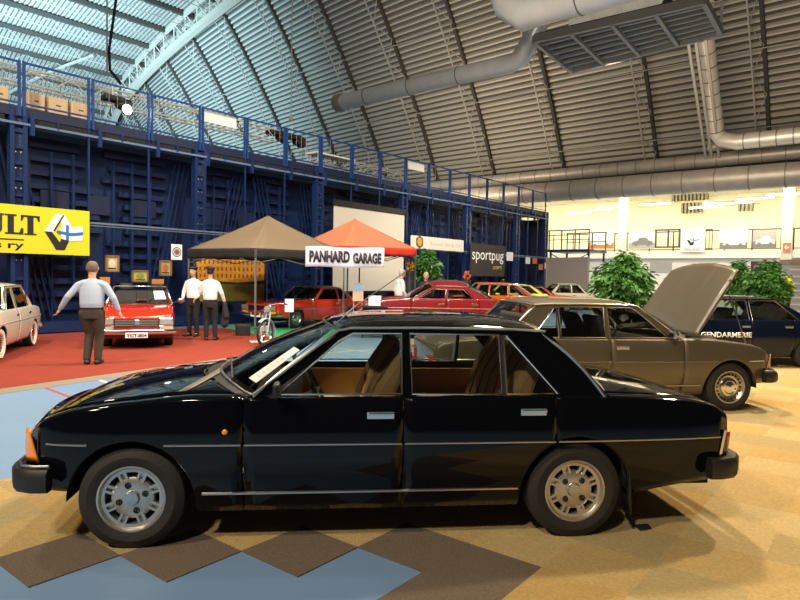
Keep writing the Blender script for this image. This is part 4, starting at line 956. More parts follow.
def sedan_extras(c, trimcol, near, lens=AMBER, repeater=True, mirror=PLAST):
    T = c['T']; hw = c['hw']; zt = .655
    for s in (-1,1):
        for (xa, xb) in ((-.50,-.25),(.20,.655),(.675,1.645),(1.665,2.645),(2.665,3.83)):
            m = MB(); n = 10; m.tube([(lerp(xa,xb,k/n), s*(hw(lerp(xa,xb,k/n), zt)+.004), zt) for k in range(n+1)], .0075, 6); m.build('side_trim', trimcol, T)
        m = MB(); m.tube([(x, s*(hw(x,.345)+.006), .345) for x in (.42,1.0,1.7,2.41)], .010, 6); m.build('sill_trim', trimcol, T)
        # front corner lamp
        m = MB(); m.grid(lambda a, b: (lerp(-.655,-.555-.055*b,a), s*(hw(lerp(-.63,-.55,a), lerp(.53,.74,b))+.008), lerp(.535,.735,b)), 6, 6); m.build('indicator_lamp', lens, T, thick=.01)
        if repeater: m = MB(); m.ball((.56, s*(hw(.56,.73)+.004), .735), (.018,.010,.018)); m.build('side_repeater', AMBER, T)
        # tail lamp wrapping round
        m = MB(); m.box(3.86,3.95,min(s*.42,s*.70),max(s*.42,s*.70),.50,.68); m.grid(lambda a, b: (lerp(3.855,3.91,a)+.02*b, s*(hw(3.88, lerp(.48,.66,b))+.004-.03*a), lerp(.48,.68,b)), 5, 5); m.build('tail_lamp', REDL, T, thick=.01)
        m = MB(); m.bar((3.825, s*(hw(3.83,.48)+.008), .475),(3.865, s*(hw(3.87,.68)+.006), .70), .018); m.build('tail_lamp_trim', CHROME, T, smooth=0)
        m = MB(); m.grid(lambda a, b: (3.25-.05*a-.03*b, s*lerp(.62,.845,a), lerp(.14,.50,b)), 5, 5); m.build('mud_flap', RUBBER, T, thick=.008)
        # headlamps
        m = MB(); m.box(-.67,-.62,min(s*.42,s*.66),max(s*.42,s*.66),.53,.70); m.build('headlamp', WHITEL, T, smooth=0, bevel=.01)
        m = MB(); y0 = s*(hw(.8,.93)+.01); m.box(.85,.89,min(y0,y0+s*.13),max(y0,y0+s*.13),.955,1.045); m.bar((.88,y0-s*.05,.95),(.87,y0+s*.03,.97),.03); m.build('door_mirror', mirror, T, smooth=0, bevel=.015)
    m = MB(); m.box(-.68,-.63,-.42,.42,.53,.70); m.build('grille', PLAST, T, smooth=0)
    for k in range(5): m = MB(); m.box(-.687,-.68,-.41,.41,.545+k*.033,.552+k*.033); m.build('grille_bar', CHROME, T, smooth=0)
    m = MB(); fb = [(-.46,-.865),(-.55,-.865),(-.63,-.83),(-.69,-.72),(-.73,-.4),(-.74,0),(-.73,.4),(-.69,.72),(-.63,.83),(-.55,.865),(-.46,.865)]
    sweep_bar(c, 'front_bumper', fb, .138, .09, PLAST, .452)
    rb = [(3.73,-.845),(3.81,-.85),(3.90,-.82),(3.98,-.72),(4.02,-.4),(4.03,0),(4.02,.4),(3.98,.72),(3.90,.82),(3.81,.85),(3.73,.845)]
    sweep_bar(c, 'rear_bumper', rb, .138, .09, PLAST, .455)
    m = MB(); m.tube([(x-.0, y*1.0, .535) for x, y in fb], .008, 6); m.build('bumper_trim', DCHROME, T)
    # wipers, interior mirror
    f = c['wsf']; m = MB()
    for q0, q1 in ((.25,.48),(.55,.85)): a = Vector(f(.03,q0)); b = Vector(f(.12,q1)); m.bar(a+Vector((-.02,0,.02)), b+Vector((-.02,0,.02)), .012)
    m.build('wiper', PLAST, T, smooth=0)
    m = MB(); m.box(1.10,1.12,-.12,.12,1.24,1.30); m.build('rear_view_mirror', PLAST, T, smooth=0, bevel=.01)

# --- the black sedan
sp = sedan_spec(BLACKP)
cA = G(131,548); cB = G(574,535.5); dd = (cB-cA).normalized(); nn = Vector((-dd.y, dd.x, 0)); ya = math.atan2(dd.y, dd.x)
k_ = car('sedan_car', 'glossy black four-door sedan seen side-on in the foreground', cA + nn*.785 + dd*.012, ya, sp)
sedan_extras(k_, DCHROME, -1)
T = k_['T']; T.scale = (.985,)*3
f = k_['wsf']
a0, a1 = Vector(f(.16,.30)), Vector(f(.16,.42)); m = MB()   # paper sheet lying behind the windscreen, near side
m.prism([(.12,.13),(.60,.13),(.60,.20),(.12,.20)], lambda p: Vector(f(p[0],p[1])) + Vector((-.004,0,.006)), lambda p: Vector(f(p[0],p[1]))+Vector((-.006,0,.009)))
m.build('windscreen_notice', PAPER, T, smooth=0, label='white paper notice stuck on the windscreen')
m = MB()
for k in range(6): m.prism([(.18+k*.05,.145),(.20+k*.05,.145),(.20+k*.05,.175),(.18+k*.05,.175)], lambda p: Vector(f(p[0],p[1])) + Vector((-.008,0,.011)), lambda p: Vector(f(p[0],p[1]))+Vector((-.009,0,.012)))
m.build('notice_print', mat('print_grey', (.66,.66,.7), .7), T, smooth=0)
m = MB(); rp = k_['roofp']
for aa in (.10,.52):
    m.tube([Vector(rp(aa, b/20))+Vector((0,0,.001)) for b in range(4,17)], .004, 5)
m.tube([Vector(rp(.10+.42*k/8, .2))+Vector((0,0,.001)) for k in range(9)], .004, 5); m.tube([Vector(rp(.10+.42*k/8, .8))+Vector((0,0,.001)) for k in range(9)], .004, 5)
m.build('sunroof_seam', PLAST, T)
m = MB(); b0 = Vector(rp(.03,.27)); m.tube([b0, b0+Vector((.10,.0,.10)), b0+Vector((.50,.06,.38))], [.006,.004,.003], 6); m.build('aerial', DCHROME, T)
m = MB(); sz = k_['surfz']   # air intake on the hood
m.grid(lambda a, b: (lambda y: (.40+.055*b-.16*(abs(y)/.7)**2.2, y, sz(.40+.055*b-.16*(abs(y)/.7)**2.2, y)+.008))(lerp(-.70,.70,a)), 24, 3)
m.build('hood_vent', mat('vent_grey', (.17,.155,.14), .5), T, thick=.006)
m = MB()
for yy in (-.13,.13): m.box(1.6,2.3,yy-.03,yy+.03,.50,.52)
m.box(1.05,1.75,-.10,.10,.34,.52); m.build('centre_console', TAND, T, smooth=0, bevel=.02)
m = MB()
for s_ in (-1,1): m.box(2.50,2.60,s_*.35-.13,s_*.35+.13,.92,1.08)
m.build('rear_headrest', TANV, T, smooth=0, bevel=.03)

# --- the beige sedan with its hood up
BEIGE = mat('beige_metallic', (.105,.086,.056), .34, .3, coat=.5)
sp = sedan_spec(BEIGE, wheel='steel', open_hood=True, capm=CHROME, rimm=DCHROME, rim=.205, capr=.60, seat=mat('grey_velour',(.10,.085,.07),.9), card=mat('grey_card',(.12,.10,.08),.8))
c2 = Vector((4.30,8.0,0)); yaw2 = math.radians(8); d2 = Vector((math.cos(yaw2), math.sin(yaw2), 0)); n2 = Vector((-d2.y, d2.x, 0))
b_ = car('sedan_car', 'beige metallic four-door sedan with its hood raised behind the black sedan', c2 + n2*.865, yaw2+PI, sp)
sedan_extras(b_, DCHROME, 1, lens=mat('dim_lens', (.42,.24,.12), .3), repeater=False, mirror=CHROME)
T = b_['T']; hw_ = b_['hw']; sz = b_['surfz']; dk = b_['deck']
hg = D.objects.new('raised_hood', None); m = MB(); hx = .49; ang = math.radians(55)
def hoodp(a, b):
    v = 2*b-1; L = 1.15*(1-.10*v*v*(1 if a > .8 else 0)); w = .82-.05*a; zc = .022*(1-abs(v)**5)+.01*math.sin(PI*a)+.012*(1 if .30 < abs(v) < .36 else 0)
    x, z = a*L, zc; return (hx - x*math.cos(ang) + z*math.sin(ang), v*w, .99 + x*math.sin(ang) + z*math.cos(ang))
m.grid(hoodp, 20, 24); D.objects.remove(hg)
m.build('hood', BEIGE, T, smooth=40, thick=.03, label='raised beige hood')
m = MB(); m.box(-.55,.25,-.6,.6,.55,.80); m.ball((-.1,.1,.84),(.2,.2,.08)); m.box(-.5,-.2,-.5,-.2,.8,.88); m.build('engine', PLAST, T, smooth=0, bevel=.02)
m = MB(); m.bar((-.45,.5,.86),(-.15,.55,1.50),.012); m.build('hood_stay', DCHROME, T)
for s_ in (-1,1): m = MB(); m.box(2.48,2.60,s_*.35-.13,s_*.35+.13,.92,1.08); m.build('rear_headrest', mat('grey_velour',(.10,.085,.07),.9), T, smooth=0, bevel=.03)

# ------------------------------------------------------------------ the other cars
def gen(paint, W_=.80, fo=.75, ro=.95, wb=2.6, zb=.90, H=1.40, nz=.68, tz=.78, hood=None, cw=.35, cs=.62, hd=1.0, hs=1.10, rh=2.35, rhs=2.30, rb=2.85, rbs=2.70, crown=.08, tum=.28, win=None, splits=(), doors=None, **k):
    zr = H-crown; xr = wb+ro; hood = hood or zb+.05; doors = doors or [cs-.02, hs+.75, rhs-.0]
    wl = [(cs+.15, hs+.06)] ; c_b, c_t = win or (rbs-.22, rhs-.05)
    wt = k.pop('wtop', .025); segs = [(cs+.13, hs+.08)] + list(splits) + [(c_b, c_t)]
    wins = []; pil = [('a_pillar', [(cs-.03,zb-.01),(cs+.10,zb),(hs+.06,zr-.02),(hs+.03,zr+.01),(hs-.03,zr+.005)], 'P'),
        ('c_pillar', [(c_b+.02,zb-.01),(rbs+.04,zb-.01),(rhs+.02,zr+.008),(c_t-.04,zr+.01),(c_t+.02,zr-.02)], k.pop('cmat','P')),
        ('roof_rail', [(hs,zr-wt+.005),(rhs,zr-wt+.005),(rhs,zr+.01),(hs,zr+.01)], 'P')]
    for i in range(len(segs)-1):
        a, b = segs[i], segs[i+1]; g = .03 if i else 0; g2 = .03 if i < len(segs)-2 else 0
        wins.append([(a[0]+g,zb+.005),(b[0]-g2,zb+.005),(b[1]-g2,zr-wt),(a[1]+g,zr-wt)])
        if i: pil.append(('door_pillar', [(a[0]-.035,zb),(a[0]+.035,zb),(a[1]+.035,zr-.01),(a[1]-.035,zr-.01)], k.get('pmat','P')))
    k.pop('pmat', None)
    sp = dict(xf=-fo, xr=xr, wb=wb, r=.30, rim=.19, tw=.17, arch=.345, azc=-.01, paint=paint, zref=zb, zm=.6, kb=.05, kt=.045,
      plan=[(-fo-.03,W_*.82),(-fo+.05,W_*.90),(-fo+.25,W_*.965),(.1,W_),(wb,W_),(xr-.25,W_*.965),(xr-.05,W_*.90),(xr,W_*.86)],
      belt=[(-fo,nz),(-fo+.15,nz+(zb-nz)*.45),(-fo*.2,zb-.03),(cs,zb),(rbs,zb),(rbs+.3,lerp(zb,tz,.25)),(xr-.12,tz),(xr,tz-.05)],
      deck=[(-fo-.06,nz+.02),(-fo+.15,nz+(hood-nz)*.5),(0,hood-.03),(cw,hood),(rb,zb+.04),(rb+.25,lerp(zb,tz,.3)+.05),(xr-.1,tz+.04),(xr+.05,tz-.02)],
      sill=[(-fo,.34),(-.38,.32),(.4,.22),(wb-.4,.22),(wb+.4,.28),(xr,.34)], zchin=.34, doors=doors, handles=[(d-.13, zb-.11) for d in doors[1:]], wheel='steel', card=DARK, seat=mat('seat_black', (.03,.025,.022), .8), gap=.003,
      gh=dict(ws=(cw,cs), rg=(rb,rbs), hf=(hd,hs), hr=(rh,rhs), yb=W_-.05, zb=zb, tum=tum, zr=zr, crown=crown, pillars=pil, windows=wins, drip=[(cs,zb+.02),(hs,zr+.01),(rhs,zr+.01)]))
    sp.update(k); return sp
def chrome_bumper(c, x, W_, z=.45, sgn=-1, mt=CHROME, h=.09, bow=.10):
    pts = []
    for k in range(13):
        v = -1+2*k/12; pts.append((x + sgn*(bow*(1-abs(v)**2.5)) - sgn*0, v*W_))
    o = sweep_bar(c, 'bumper', [(x-sgn*.25, -W_-.01)]+pts+[(x-sgn*.25, W_+.01)], h, .05, mt, z); return o
def round_lamp(c, x, y, z, r, nm='headlamp', mt=WHITEL, rim=CHROME, sgn=-1):
    m = MB(); m.lathe([(0,sgn*.035),(r*.6,sgn*.028),(r*.95,0)], 16, 'X', (x,y,z)); o = m.build(nm, mt, c['T']); m = MB(); m.lathe([(r*.95,sgn*.01),(r*1.12,sgn*.012),(r*1.15,sgn*-.03)], 16, 'X', (x,y,z)); m.build('lamp_ring', rim, o)
def box_part(c, nm, x0,x1,y0,y1,z0,z1, mt, bev=.008):
    m = MB(); m.box(min(x0,x1),max(x0,x1),min(y0,y1),max(y0,y1),z0,z1); return m.build(nm, mt, c['T'], smooth=0, bevel=bev)
def plate(c, x, z, s, sgn=-1, w=.44):
    o = box_part(c, 'number_plate', x, x+sgn*.012, -w/2, w/2, z, z+.11, WHITEP, .002)
    if s: text('plate_lettering', s, INK, o, -w*.45, w*.45, z+.02, z+.09, z=0, bold=.03, swap=lambda p: Vector((x+sgn*.016, -p.x if sgn < 0 else p.x, p.y)) )
def head_to(dx, dy): return math.atan2(-dy, -dx)   # world rotation so that local -X points along (dx, dy)
def waist_trim(c, x0, x1, z, mt=CHROME):
    for s in (-1,1): m = MB(); m.tube([(lerp(x0,x1,k/12), s*(c['hw'](lerp(x0,x1,k/12), z)+.004), z) for k in range(13)], .009, 5); m.build('waist_trim', mt, c['T'])

# white rear-engined saloon at the left edge
WPAINT = mat('cream_white_paint', (.72,.69,.60), .25, coat=.8)
sp = gen(WPAINT, W_=.735, fo=.62, ro=.78, wb=2.30, zb=.88, H=1.40, nz=.70, tz=.80, hood=.90, cw=.10, cs=.28, hd=.62, hs=.70, rh=1.88, rhs=1.86, rb=2.30, rbs=2.24, crown=.07, tum=.22, win=(2.02,1.80), splits=((1.12,1.12),),
  doors=[.22,1.12,2.00], whitewall=True, r=.30, rim=.19, arch=.34, rarch=.31, cowlm=WPAINT, capm=CHROME, rimm=WPAINT)
rc = G(34,346); fc_ = G(3,362); dv = (fc_-rc).normalized(); dv = Vector((.30,-.954,0))
org = rc + dv*2.30 + Vector((-dv.y,dv.x,0))*-.70*(-1)*(-1)
c = car('compact_sedan', 'small cream white saloon with whitewall tyres, cut by the left picture edge', org, head_to(dv.x,dv.y), sp)
chrome_bumper(c, 3.12, .70, .42, 1); chrome_bumper(c, -.66, .70, .42, -1)
for s in (-1,1):
    round_lamp(c, -.64, s*.52, .62, .10); box_part(c,'tail_lamp', 3.06,3.13,s*.56,s*.64,.52,.70,REDL)
waist_trim(c, -.4, 2.9, .66, mat('door_crease', (.5,.48,.42), .3))

# red convertible, nose to the camera
REDP = mat('red_paint', (.58,.028,.008), .16, coat=1)
sp = gen(REDP, W_=.77, fo=.72, ro=1.0, wb=2.55, zb=.90, H=1.36, nz=.66, tz=.76, hood=.92, cw=.42, cs=.66, hd=.88, hs=.98, rh=2.3, rhs=2.2, rb=2.2, rbs=2.15, crown=.06, tum=.25, doors=[.62,1.85], roof=False, rear_glass=False, seats=(1.35,2.1), cowlm=REDP, headrests=True, rimr=.018)
sp['gh'].update(windows=[], pillars=[('a_pillar', [(.64,.90),(.70,.90),(1.02,1.31),(.98,1.32)], 'P')], drip=None, rimr=.018); sp['azc'] = 0
po = Vector((-5.90, 14.05, 0)); h_ = (-po+Vector((.5,0,0))).normalized(); h_ = Vector((.35,-.937,0))
c = car('convertible_car', 'red open convertible facing the camera on the red carpet behind the walking man', po, head_to(h_.x,h_.y), sp)
T = c['T']
box_part(c,'grille', -.83,-.76,-.44,.44,.50,.66, PLAST)
for k in range(4): box_part(c,'grille_bar', -.835,-.83,-.43,.43,.52+k*.035,.527+k*.035, GREYM, 0)
box_part(c,'badge', -.845,-.83,-.05,.05,.53,.64, CHROME)
for s in (-1,1):
    box_part(c,'headlamp_frame', -.80,-.74,s*.44,s*.73,.50,.68, CHROME,.01); box_part(c,'headlamp', -.815,-.80,s*.46,s*.71,.54,.665, WHITEL,.01)
    box_part(c,'indicator_lamp', -.80,-.75,s*.46,s*.73,.43,.49, mat('clear_orange',(.55,.35,.22),.3),.006)
    m = MB(); m.ball((.95,s*.92,.98),(.05,.09,.07)); m.bar((.95,s*.75,.93),(.95,s*.90,.97),.02); m.build('door_mirror', CHROME, T)
chrome_bumper(c, -.80, .77, .38, -1, CHROME, .10, .08); plate(c, -.93, .26, 'YCT-804')
box_part(c,'chin_panel', -.74,-.70,-.70,.70,.24,.36, mat('dark_red',(.10,.01,.01),.5))
fw = c['wsf']; m = MB(); P_ = lambda a,b: Vector(fw(a,b)); m.prism([(.2,.18),(.68,.18),(.68,.34),(.2,.34)], lambda p: P_(*p)+Vector((-.01,0,.005)), lambda p: P_(*p)+Vector((-.012,0,.008))); m.build('windscreen_notice', PAPER, T, smooth=0, label='white paper notice on the windscreen')

# red coupe with dark roof under the brown tent
sp = gen(REDP, W_=.82, fo=.80, ro=1.05, wb=2.5, zb=.86, H=1.32, nz=.70, tz=.80, hood=.88, cw=.55, cs=.80, hd=1.15, hs=1.25, rh=2.15, rhs=2.12, rb=2.75, rbs=2.62, crown=.08, tum=.26, win=(2.50,2.10), splits=((1.95,1.90),), doors=[.72,1.95], roof_paint=mat('vinyl_black',(.015,.012,.012),.4), cmat='P', rimm=DCHROME)
h_ = Vector((-.60,-.80,0)); near = G(297,328.0); near = Vector((near.x*1.0, near.y, 0)); side_v = Vector((-h_.y, h_.x, 0))   # left of heading
c = car('coupe_car', 'red two-door coupe with black roof and bright window frame standing under the brown tent', Vector((-3.2,19.2,0)) + Vector((-.8,.6,0))*.76, head_to(h_.x,h_.y), sp)
for s in (-1,1):
    box_part(c,'headlamp_frame', -.88,-.82,s*.42,s*.76,.56,.72, CHROME,.01); box_part(c,'headlamp', -.895,-.88,s*.45,s*.73,.58,.70, WHITEL,.01)
    box_part(c,'indicator_lamp', -.86,-.82,s*.5,s*.76,.46,.54, AMBER,.006)
box_part(c,'grille', -.89,-.84,-.42,.42,.56,.70, PLAST); chrome_bumper(c, -.84,.80,.44,-1); plate(c,-.95,.36,'')
waist_trim(c, -.6, 3.3, .60)
# dark red rounded sedan
WINE = mat('wine_red_paint', (.16,.010,.015), .2, coat=1)
sp = gen(WINE, W_=.80, fo=.95, ro=1.05, wb=2.57, zb=1.06, H=1.60, nz=.66, tz=.80, hood=1.03, cw=.15, cs=.42, hd=.82, hs=.98, rh=2.02, rhs=1.92, rb=2.70, rbs=2.55, crown=.19, tum=.36, win=(2.10,1.80), splits=((1.32,1.36),), doors=[.38,1.32,2.22], rs=.16, rz=.06, wtop=.07, cowlm=WINE, rimm=WINE)
sp['gh']['pw'] = 2.2
c = car('sedan_car', 'rounded wine red four-door sedan parked behind the black sedan roof', Vector((-.12,17.35,0)), math.radians(3), sp)
for s in (-1,1): round_lamp(c, -.90, s*.50, .72, .10)
chrome_bumper(c, -.98,.74,.42,-1); chrome_bumper(c, 3.5,.74,.42,1); waist_trim(c,-.3,3.2,.84)
# orange hatchback-estate
ORP = mat('orange_paint', (.52,.10,.006), .2, coat=1)
sp = gen(ORP, W_=.79, fo=.68, ro=.72, wb=2.5, zb=.95, H=1.50, nz=.72, tz=.90, cw=.25, cs=.48, hd=.72, hs=.85, rh=2.40, rhs=2.38, rb=3.12, rbs=3.02, crown=.08, tum=.24, win=(2.86,2.32), splits=((1.22,1.26),(2.02,2.02)), doors=[.42,1.22,2.08], cowlm=ORP, boot=True)
c = car('hatchback_car', 'orange hatchback with chrome window frames behind the wine red sedan', Vector((2.3,25.6,0)), math.radians(4), sp)
for s in (-1,1): round_lamp(c,-.70,s*.5,.66,.10)
chrome_bumper(c,-.7,.76,.42,-1); chrome_bumper(c,3.15,.76,.42,1)
m = MB(); m.box(1.9,2.0,-.1,.1,1.49,1.56); m.ball((1.95,0,1.58),(.07,.07,.06)); m.build('roof_beacon', PLAST, c['T'])
# yellow hatchback behind
YP = mat('lemon_paint', (.70,.66,.10), .25, coat=.8)
sp = gen(YP, W_=.79, fo=.70, ro=.80, wb=2.45, zb=.95, H=1.42, nz=.72, tz=.88, cw=.25, cs=.48, hd=.80, hs=.92, rh=2.45, rhs=2.42, rb=3.12, rbs=3.00, crown=.07, tum=.24, win=(2.82,2.34), splits=((1.4,1.4),), doors=[.42,1.4], cowlm=YP)
c = car('hatchback_car', 'pale yellow hatchback with sloping tail behind the orange one', Vector((3.6,29.4,0)), math.radians(4), sp)
chrome_bumper(c,3.15,.76,.42,1,PLAST)
# low black and orange-red sports car facing right
VERM = mat('vermilion_paint', (.80,.075,.012), .2, coat=1); BLKR = mat('black_roof_paint', (.012,.010,.010), .25, coat=.6)
sp = gen(VERM, W_=.80, fo=.85, ro=.65, wb=2.3, zb=.86, H=1.34, nz=.60, tz=.95, hood=.88, cw=.30, cs=.60, hd=1.05, hs=1.15, rh=1.85, rhs=1.80, rb=2.80, rbs=2.65, crown=.08, tum=.30, win=(2.2,1.80), doors=[.55,1.75], roof_paint=BLKR, cmat='R', cowlm=BLKR, boot=True, rimm2=PLAST)
c = car('sports_car', 'low vermilion sports car with black roof right of the yellow hatchback', Vector((8.1,31.6,0)), math.radians(8)+PI, sp)
# cream sedan far back
CRP = mat('pale_cream_paint', (.66,.62,.42), .3, coat=.7)
sp = gen(CRP, W_=.80, fo=.72, ro=1.0, wb=2.5, zb=.90, H=1.46, nz=.72, tz=.82, cw=.3, cs=.52, hd=.80, hs=.92, rh=2.1, rhs=2.05, rb=2.62, rbs=2.52, crown=.08, tum=.24, win=(2.30,2.0), splits=((1.35,1.35),), doors=[.46,1.35,2.2], cowlm=CRP)
c = car('sedan_car', 'pale cream sedan farthest back, by the grey cloth partition', Vector((10.7,35.0,0)), math.radians(5)+PI, sp)
chrome_bumper(c,-.75,.76,.42,-1)
# dark police fastback on the right
NVP = mat('police_navy_paint', (.003,.006,.018), .15, coat=.1, spec=.3)
sp = gen(NVP, W_=.86, fo=.95, ro=1.05, wb=3.2, zb=.93, H=1.42, nz=.66, tz=.90, hood=.95, cw=.38, cs=.66, hd=1.15, hs=1.25, rh=2.55, rhs=2.50, rb=3.40, rbs=3.20, crown=.07, tum=.30, win=(2.98,2.52), splits=((.98,1.27),(1.95,1.93),), doors=[.60,1.95,2.85], pmat='P', cmat='P', rimm=GREYM, rimm2=PLAST, trimm=DCHROME)
PV = Vector((4.85,12.75,0))
c = car('police_car', 'dark navy police fastback with white GENDARMERIE lettering on its door', PV, math.radians(6), sp); T = c['T']
text('door_lettering', 'GENDARMERIE', WHITEP, T, .88, 1.93, .61, .71, bold=.02, swap=lambda p: Vector((p.x, -(c['hw'](p.x, p.y)+.004), p.y)), label='white GENDARMERIE lettering')
chrome_bumper(c,-1.0,.82,.42,-1,PLAST,.14); chrome_bumper(c,4.28,.82,.42,1,PLAST,.14)
m = MB(); m.box(.98,1.06,-.98,-.86,.95,1.06); m.build('door_mirror', PLAST, T, smooth=0, bevel=.015)

# ------------------------------------------------------------------ people
def blob(nm, caps, mt, parent, voxel=.012, smooth=3, lofts=()):
    m = MB()
    for pts, rs_ in caps:
        m.tube(pts, rs_, 10)
        rr = rs_ if isinstance(rs_, (list,tuple)) else [rs_]*len(pts)
        for p, r in zip(pts, rr): m.ball(p, r*.99, 10, 7)
    for L in lofts:   # list of (centre, rx, ry)
        rows = [[(c[0]+rx*math.cos(a), c[1]+ry*math.sin(a), c[2]) for a in [2*PI*j/20 for j in range(20)]] for c, rx, ry in L]
        i0 = len(m.v); m.rows(rows, closed=True); m.F(*range(i0, i0+20)); m.F(*range(len(m.v)-20, len(m.v)))
    o = m.build(nm, mt, parent, smooth=0)
    r = o.modifiers.new('r', 'REMESH'); r.mode = 'VOXEL'; r.voxel_size = voxel; r.use_smooth_shade = True
    s = o.modifiers.new('s', 'SMOOTH'); s.iterations = smooth; s.factor = .5
    return bake(o)
def person(label, loc, rz, pose, shirt, trous, hair, hairm=None, height=1.8, cap=None, skin=SKIN, shoe=INK, untucked=False, held=None):
    """local frame: figure faces +Y, x to its right"""
    T = thing('person', label, 'person', loc, rz); T.scale = (height/1.8,)*3
    V = Vector; lean = pose.get('lean', 0)
    hipz = pose.get('hipz', .94); sh = V((0, lean*.55, 1.47)); hd_ = V((pose.get('hx',0), lean*.72+.02, 1.675))
    legs = pose['legs']; arms = pose['arms']; caps = []; lofts = []
    # body
    caps += [([V((0,lean*.5,1.42)), V((0,lean*.66,1.60))], [.058,.052])]
    lofts.append([(V((0,0,hipz-.06)),.13,.09),(V((0,0,hipz+.1)),.125,.085),(V((0,lean*.3,1.25)),.14,.09),(V((0,lean*.5,1.44)),.13,.075)])
    for (h, k, a, t) in legs: caps += [([V(h),V(k),V(a)], [.075,.050,.036]), ([V(a),V(a).lerp(V(t),.7)], [.034,.02])]
    for sx, (s_, e, w) in zip((1,-1), arms):
        s_, e, w = V((s_[0]*.9,s_[1],s_[2]-.05)), V(e), V(w); caps.append(([s_, e, w], [.047,.037,.026])); d = (w-e).normalized()
        side = V((0,1,0)) if abs(d.y) < .7 else V((0,0,1)); side = (side-d*side.dot(d)).normalized(); inn = d.cross(side)*(1 if sx > 0 else -1)
        palm = w+d*.05; caps.append(([w+d*.015, w+d*.055+side*.018],[.022,.020])); caps.append(([w+d*.015, w+d*.055-side*.020],[.022,.018]))
        for q, L in zip((.033,.012,-.010,-.031), (.068,.078,.072,.055)):
            b = w+d*.075+side*q; k1 = b+d*L*.5+inn*.006; caps.append(([b-d*.02, k1, k1+d*L*.42+inn*.022], [.0095,.009,.0078]))
        b = w+d*.03+side*.03; caps.append(([b, b+side*.022+d*.025, b+side*.028+d*.055+inn*.01],[.012,.0105,.009]))
    lofts.append([(hd_+V((0,.015,-.125)),.035,.045),(hd_+V((0,.012,-.09)),.058,.075),(hd_+V((0,0,-.03)),.072,.092),(hd_+V((0,-.005,.04)),.076,.098),(hd_+V((0,-.008,.09)),.062,.080),(hd_+V((0,-.01,.118)),.03,.04)])
    caps.append(([hd_+V((0,.088,.008)), hd_+V((0,.108,-.028))],[.010,.015])); caps.append(([hd_+V((-.014,.10,-.032)), hd_+V((.014,.10,-.032))],[.008,.008]))
    for sx in (-1,1): caps.append(([hd_+V((sx*.078,-.005,.018)), hd_+V((sx*.080,-.002,-.022))],[.015,.010]))
    body = blob('body', caps, skin, T, .0075, 2, lofts)
    for sx in (-1,1):
        m = MB(); m.ball(hd_+V((sx*.030,.083,.008)), (.012,.008,.008)); m.build('eye', PAPER, T); m = MB(); m.ball(hd_+V((sx*.030,.0905,.008)), (.005,.003,.005)); m.build('iris', INK, T)
        m = MB(); m.bar(hd_+V((sx*.016,.094,.026)), hd_+V((sx*.046,.086,.026)), .006); m.build('eyebrow', hairm or INK, T)
    m = MB(); m.ball(hd_+V((0,.088,-.062)), (.024,.008,.006)); m.build('mouth', mat('lips', (.42,.13,.10), .5), T)
    # clothes
    lo = []; g = .022 if not untucked else .035; zt = hipz+.03 if not untucked else hipz-.08
    lo.append([(V((0,0,zt)),.150+g*.4,.110+g*.4),(V((0,0,hipz+.12)),.150+g,.112+g),(V((0,lean*.3,1.22)),.165+g*.6,.112+g*.6),(V((0,lean*.45,1.34)),.182,.108),(V((0,lean*.5,1.42)),.150,.090),(V((0,lean*.52,1.465)),.095,.075),(V((0,lean*.58,1.50)),.065,.065)])
    cp = []
    for (s_, e, w) in arms:
        s_, e, w = V(s_), V(e), V(w); cp.append(([V((s_.x*.5,s_.y,s_.z+.005)), V((s_.x*.92,s_.y,s_.z-.04)), e, e.lerp(w,.88)], [.062,.064,.052,.040])); 
    blob('shirt', cp, shirt, T, .012, 4, lo)
    tr = []
    for (h, k, a, t) in legs:
        h, k, a = V(h), V(k), V(a); tr.append(([h, h.lerp(k,.5), k, a+V((0,0,.02))], [.100,.088,.070,.056]))
    blob('trousers', tr, trous, T, .013, 3, [[(V((0,0,hipz-.14)),.150,.115),(V((0,0,hipz)),.165,.125),(V((0,0,hipz+.055)),.150,.112)]])
    if not untucked: m = MB(); m.tube([(.158*math.cos(2*PI*k/24), .120*math.sin(2*PI*k/24), hipz+.05) for k in range(24)], .014, 6, closed=True); m.build('belt', INK, T)
    for (h, k, a, t) in legs:
        a, t = V(a), V(t); f_ = (t-a); f_.z = 0; f_.normalize(); blob('shoe', [([a+V((0,0,-.035))-f_*.05, a+V((0,0,-.045))+f_*.06, t+f_*.04+V((0,0,-.003))], [.044,.046,.037])], shoe, T, .010, 2)
    if hair: 
        m = MB(); L = [(hd_+V((0,-.03,-.055)),.066,.062),(hd_+V((0,-.028,-.01)),.080,.085),(hd_+V((0,-.016,.045)),.084,.100),(hd_+V((0,-.012,.095)),.070,.090),(hd_+V((0,-.012,.130)),.035,.045)]
        blob('hair', [], hairm, T, .009, 2, [L])
    if cap: 
        blob('beret', [], cap, T, .009, 3, [[(hd_+V((0,-.012,.055)),.084,.104),(hd_+V((0,-.014,.085)),.115,.130),(hd_+V((-.01,-.014,.115)),.108,.120),(hd_+V((-.01,-.014,.135)),.06,.07)]])
    if held: held(T)
    return T
LBLUE = mat('light_blue_shirt', (.34,.40,.50), .8); WSH = mat('white_shirt', (.74,.70,.70), .8); BRT = mat('brown_trousers', (.045,.032,.022), .85); BLT = mat('black_trousers', (.010,.009,.010), .85)
GHAIR = mat('grey_brown_hair', (.14,.10,.07), .8); WHAIR = mat('white_hair', (.45,.42,.38), .8)
wp = G(92,364.5)
